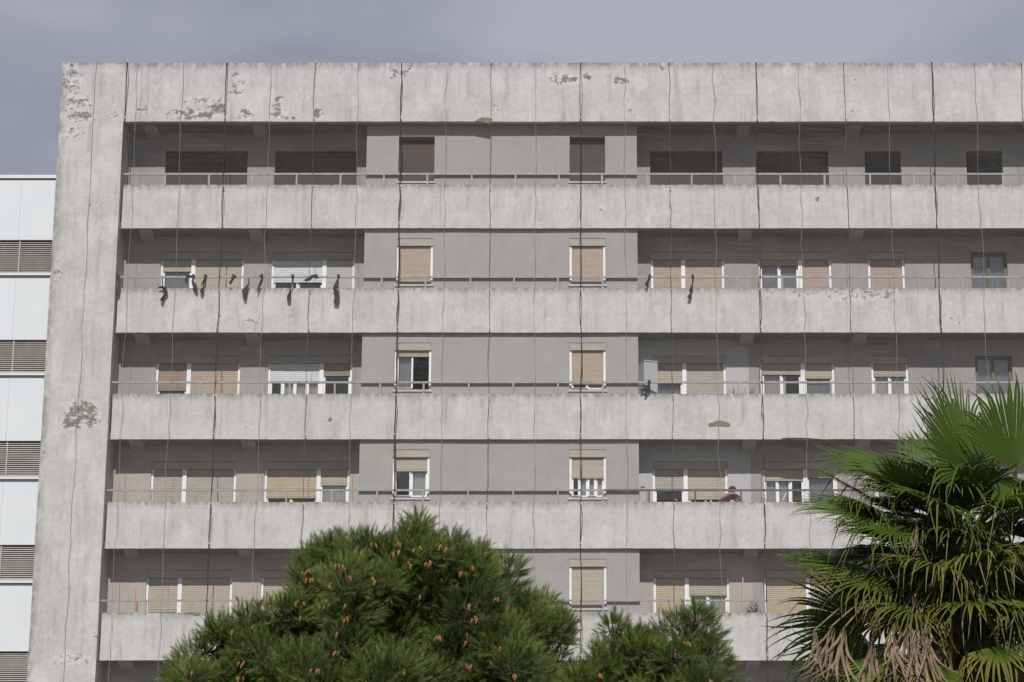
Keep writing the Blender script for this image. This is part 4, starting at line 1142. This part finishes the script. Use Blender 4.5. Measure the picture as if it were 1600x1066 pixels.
for k in range(48):
    a = 2 * math.pi * k / 48 * 5.0 + R.uniform(-.2, .2); el = .75 - 1.4 * k / 48 + R.uniform(-.1, .1); rr_ = R.uniform(.5, .95)
    d = Vector((math.cos(a), math.sin(a) * .9, el))
    hub = PC + d * rr_ + Vector((0, .1, .05))
    e = empty('leaf', hub, palm)
    link('blade', fan(hub, (d.x, d.y, el - .1), (-.35 * d.x + R.uniform(-.35, .35), -.35 * d.y - .1 + R.uniform(-.3, .3), .9), R.uniform(.75, 1.0), R.uniform(55, 85), R.uniform(.08, .34), R.uniform(0, .3), 36, R.uniform(.48, .6), False, .1, 60 + k), M_PALM, e)
    MB().tube([PC + Vector((0, 0, -.2)), PC.lerp(hub, .5) + Vector((0, 0, .08)), hub], [.03, .02, .013], 6).build('petiole', M_PET, e, True)
rf = random.Random(77)
for k in range(56):
    if k >= 36: px, py, dy = rf.uniform(1420, 1640), rf.uniform(800, 1080), rf.uniform(.15, .75)
    elif k < 14: px, py, dy = rf.uniform(1395, 1500), rf.uniform(735, 880), rf.uniform(-.45, .5)
    else: px, py, dy = rf.uniform(1390, 1640), rf.uniform(880, 1090), rf.uniform(-.8, .2)
    h = P(px, py, YPALM + dy); d = (h - PC); d.normalize()
    leaf(px, py, dy, (d.x + rf.uniform(-.3, .3), d.y - .25 + rf.uniform(-.2, .2), d.z * .5 - .1), (-.3 * d.x + rf.uniform(-.4, .4), -.4, .85), rf.uniform(.7, .98), rf.uniform(50, 80), rf.uniform(.08, .32), rf.uniform(0, .2) + (.35 if py > 900 else 0), seed=300 + k, nseg=30, fuse=rf.uniform(.45, .58))
for k, (px, py, dy, rad) in enumerate([(1300, 978, -.45, .75), (1272, 985, -.35, .7), (1362, 1000, -.6, .8), (1385, 1000, -.75, .8), (1420, 965, -.75, .75), (1425, 1000, -.9, .8), (1445, 985, -.95, .8),
                                       (1405, 1015, -.5, .9), (1540, 1040, -.7, .8), (1470, 1000, -.6, .85), (1590, 1030, -.5, .8), (1430, 930, -.7, .7), (1318, 982, -.6, .7), (1395, 985, -.8, .6)]):
    leaf(px, py, dy - .3, (R.uniform(-.3, .2), R.uniform(-.3, .1), -1), (R.uniform(-.5, .5), -1, .1), rad * R.uniform(.75, 1.1), R.uniform(14, 24), .05, 1, True, 7, 90 + k, .5, .4, .26)
# one pale sheath high in the crown
leaf(1434, 812, -1.0, (-.25, -.2, -1), (.3, -1, 0), .42, 9, .02, 1, True, 6, 120, .7, .3, .1, 'pinkish brown dead leaf folded in the crown')
# the dead skirt close to the trunk and the trunk
for k in range(26):
    a = 2 * math.pi * k / 26 + R.uniform(-.1, .1); z = PC.z - R.uniform(.6, 1.2)
    hub = Vector((PC.x + math.cos(a) * R.uniform(.3, .5), PC.y + math.sin(a) * R.uniform(.3, .5), z))
    e = empty('dead_leaf', hub, palm)
    link('blade', fan(hub, (math.cos(a) * .25, math.sin(a) * .25, -1), (math.cos(a), math.sin(a), .2), R.uniform(.7, 1.0), R.uniform(20, 34), .05, 1, 14, .25, True, .25, 200 + k), M_DEAD, e)
    MB().tube([Vector((PC.x + math.cos(a) * .15, PC.y + math.sin(a) * .15, z + .15)), hub.lerp(PC, .3) + Vector((0, 0, .02)), hub], [.03, .02, .013], 5).build('petiole', M_DEAD, e, True)
tr = MB(); zz = np.linspace(-.05, PC.z - .1, 26)
tr.tube([(PC.x + .04 * math.sin(z * .8), PC.y + .03 * math.cos(z), z) for z in zz], [.30 - .012 * z + (.015 if k % 2 else 0) for k, z in enumerate(zz)], 14)
tr.build('trunk', M_PTR, palm, False)
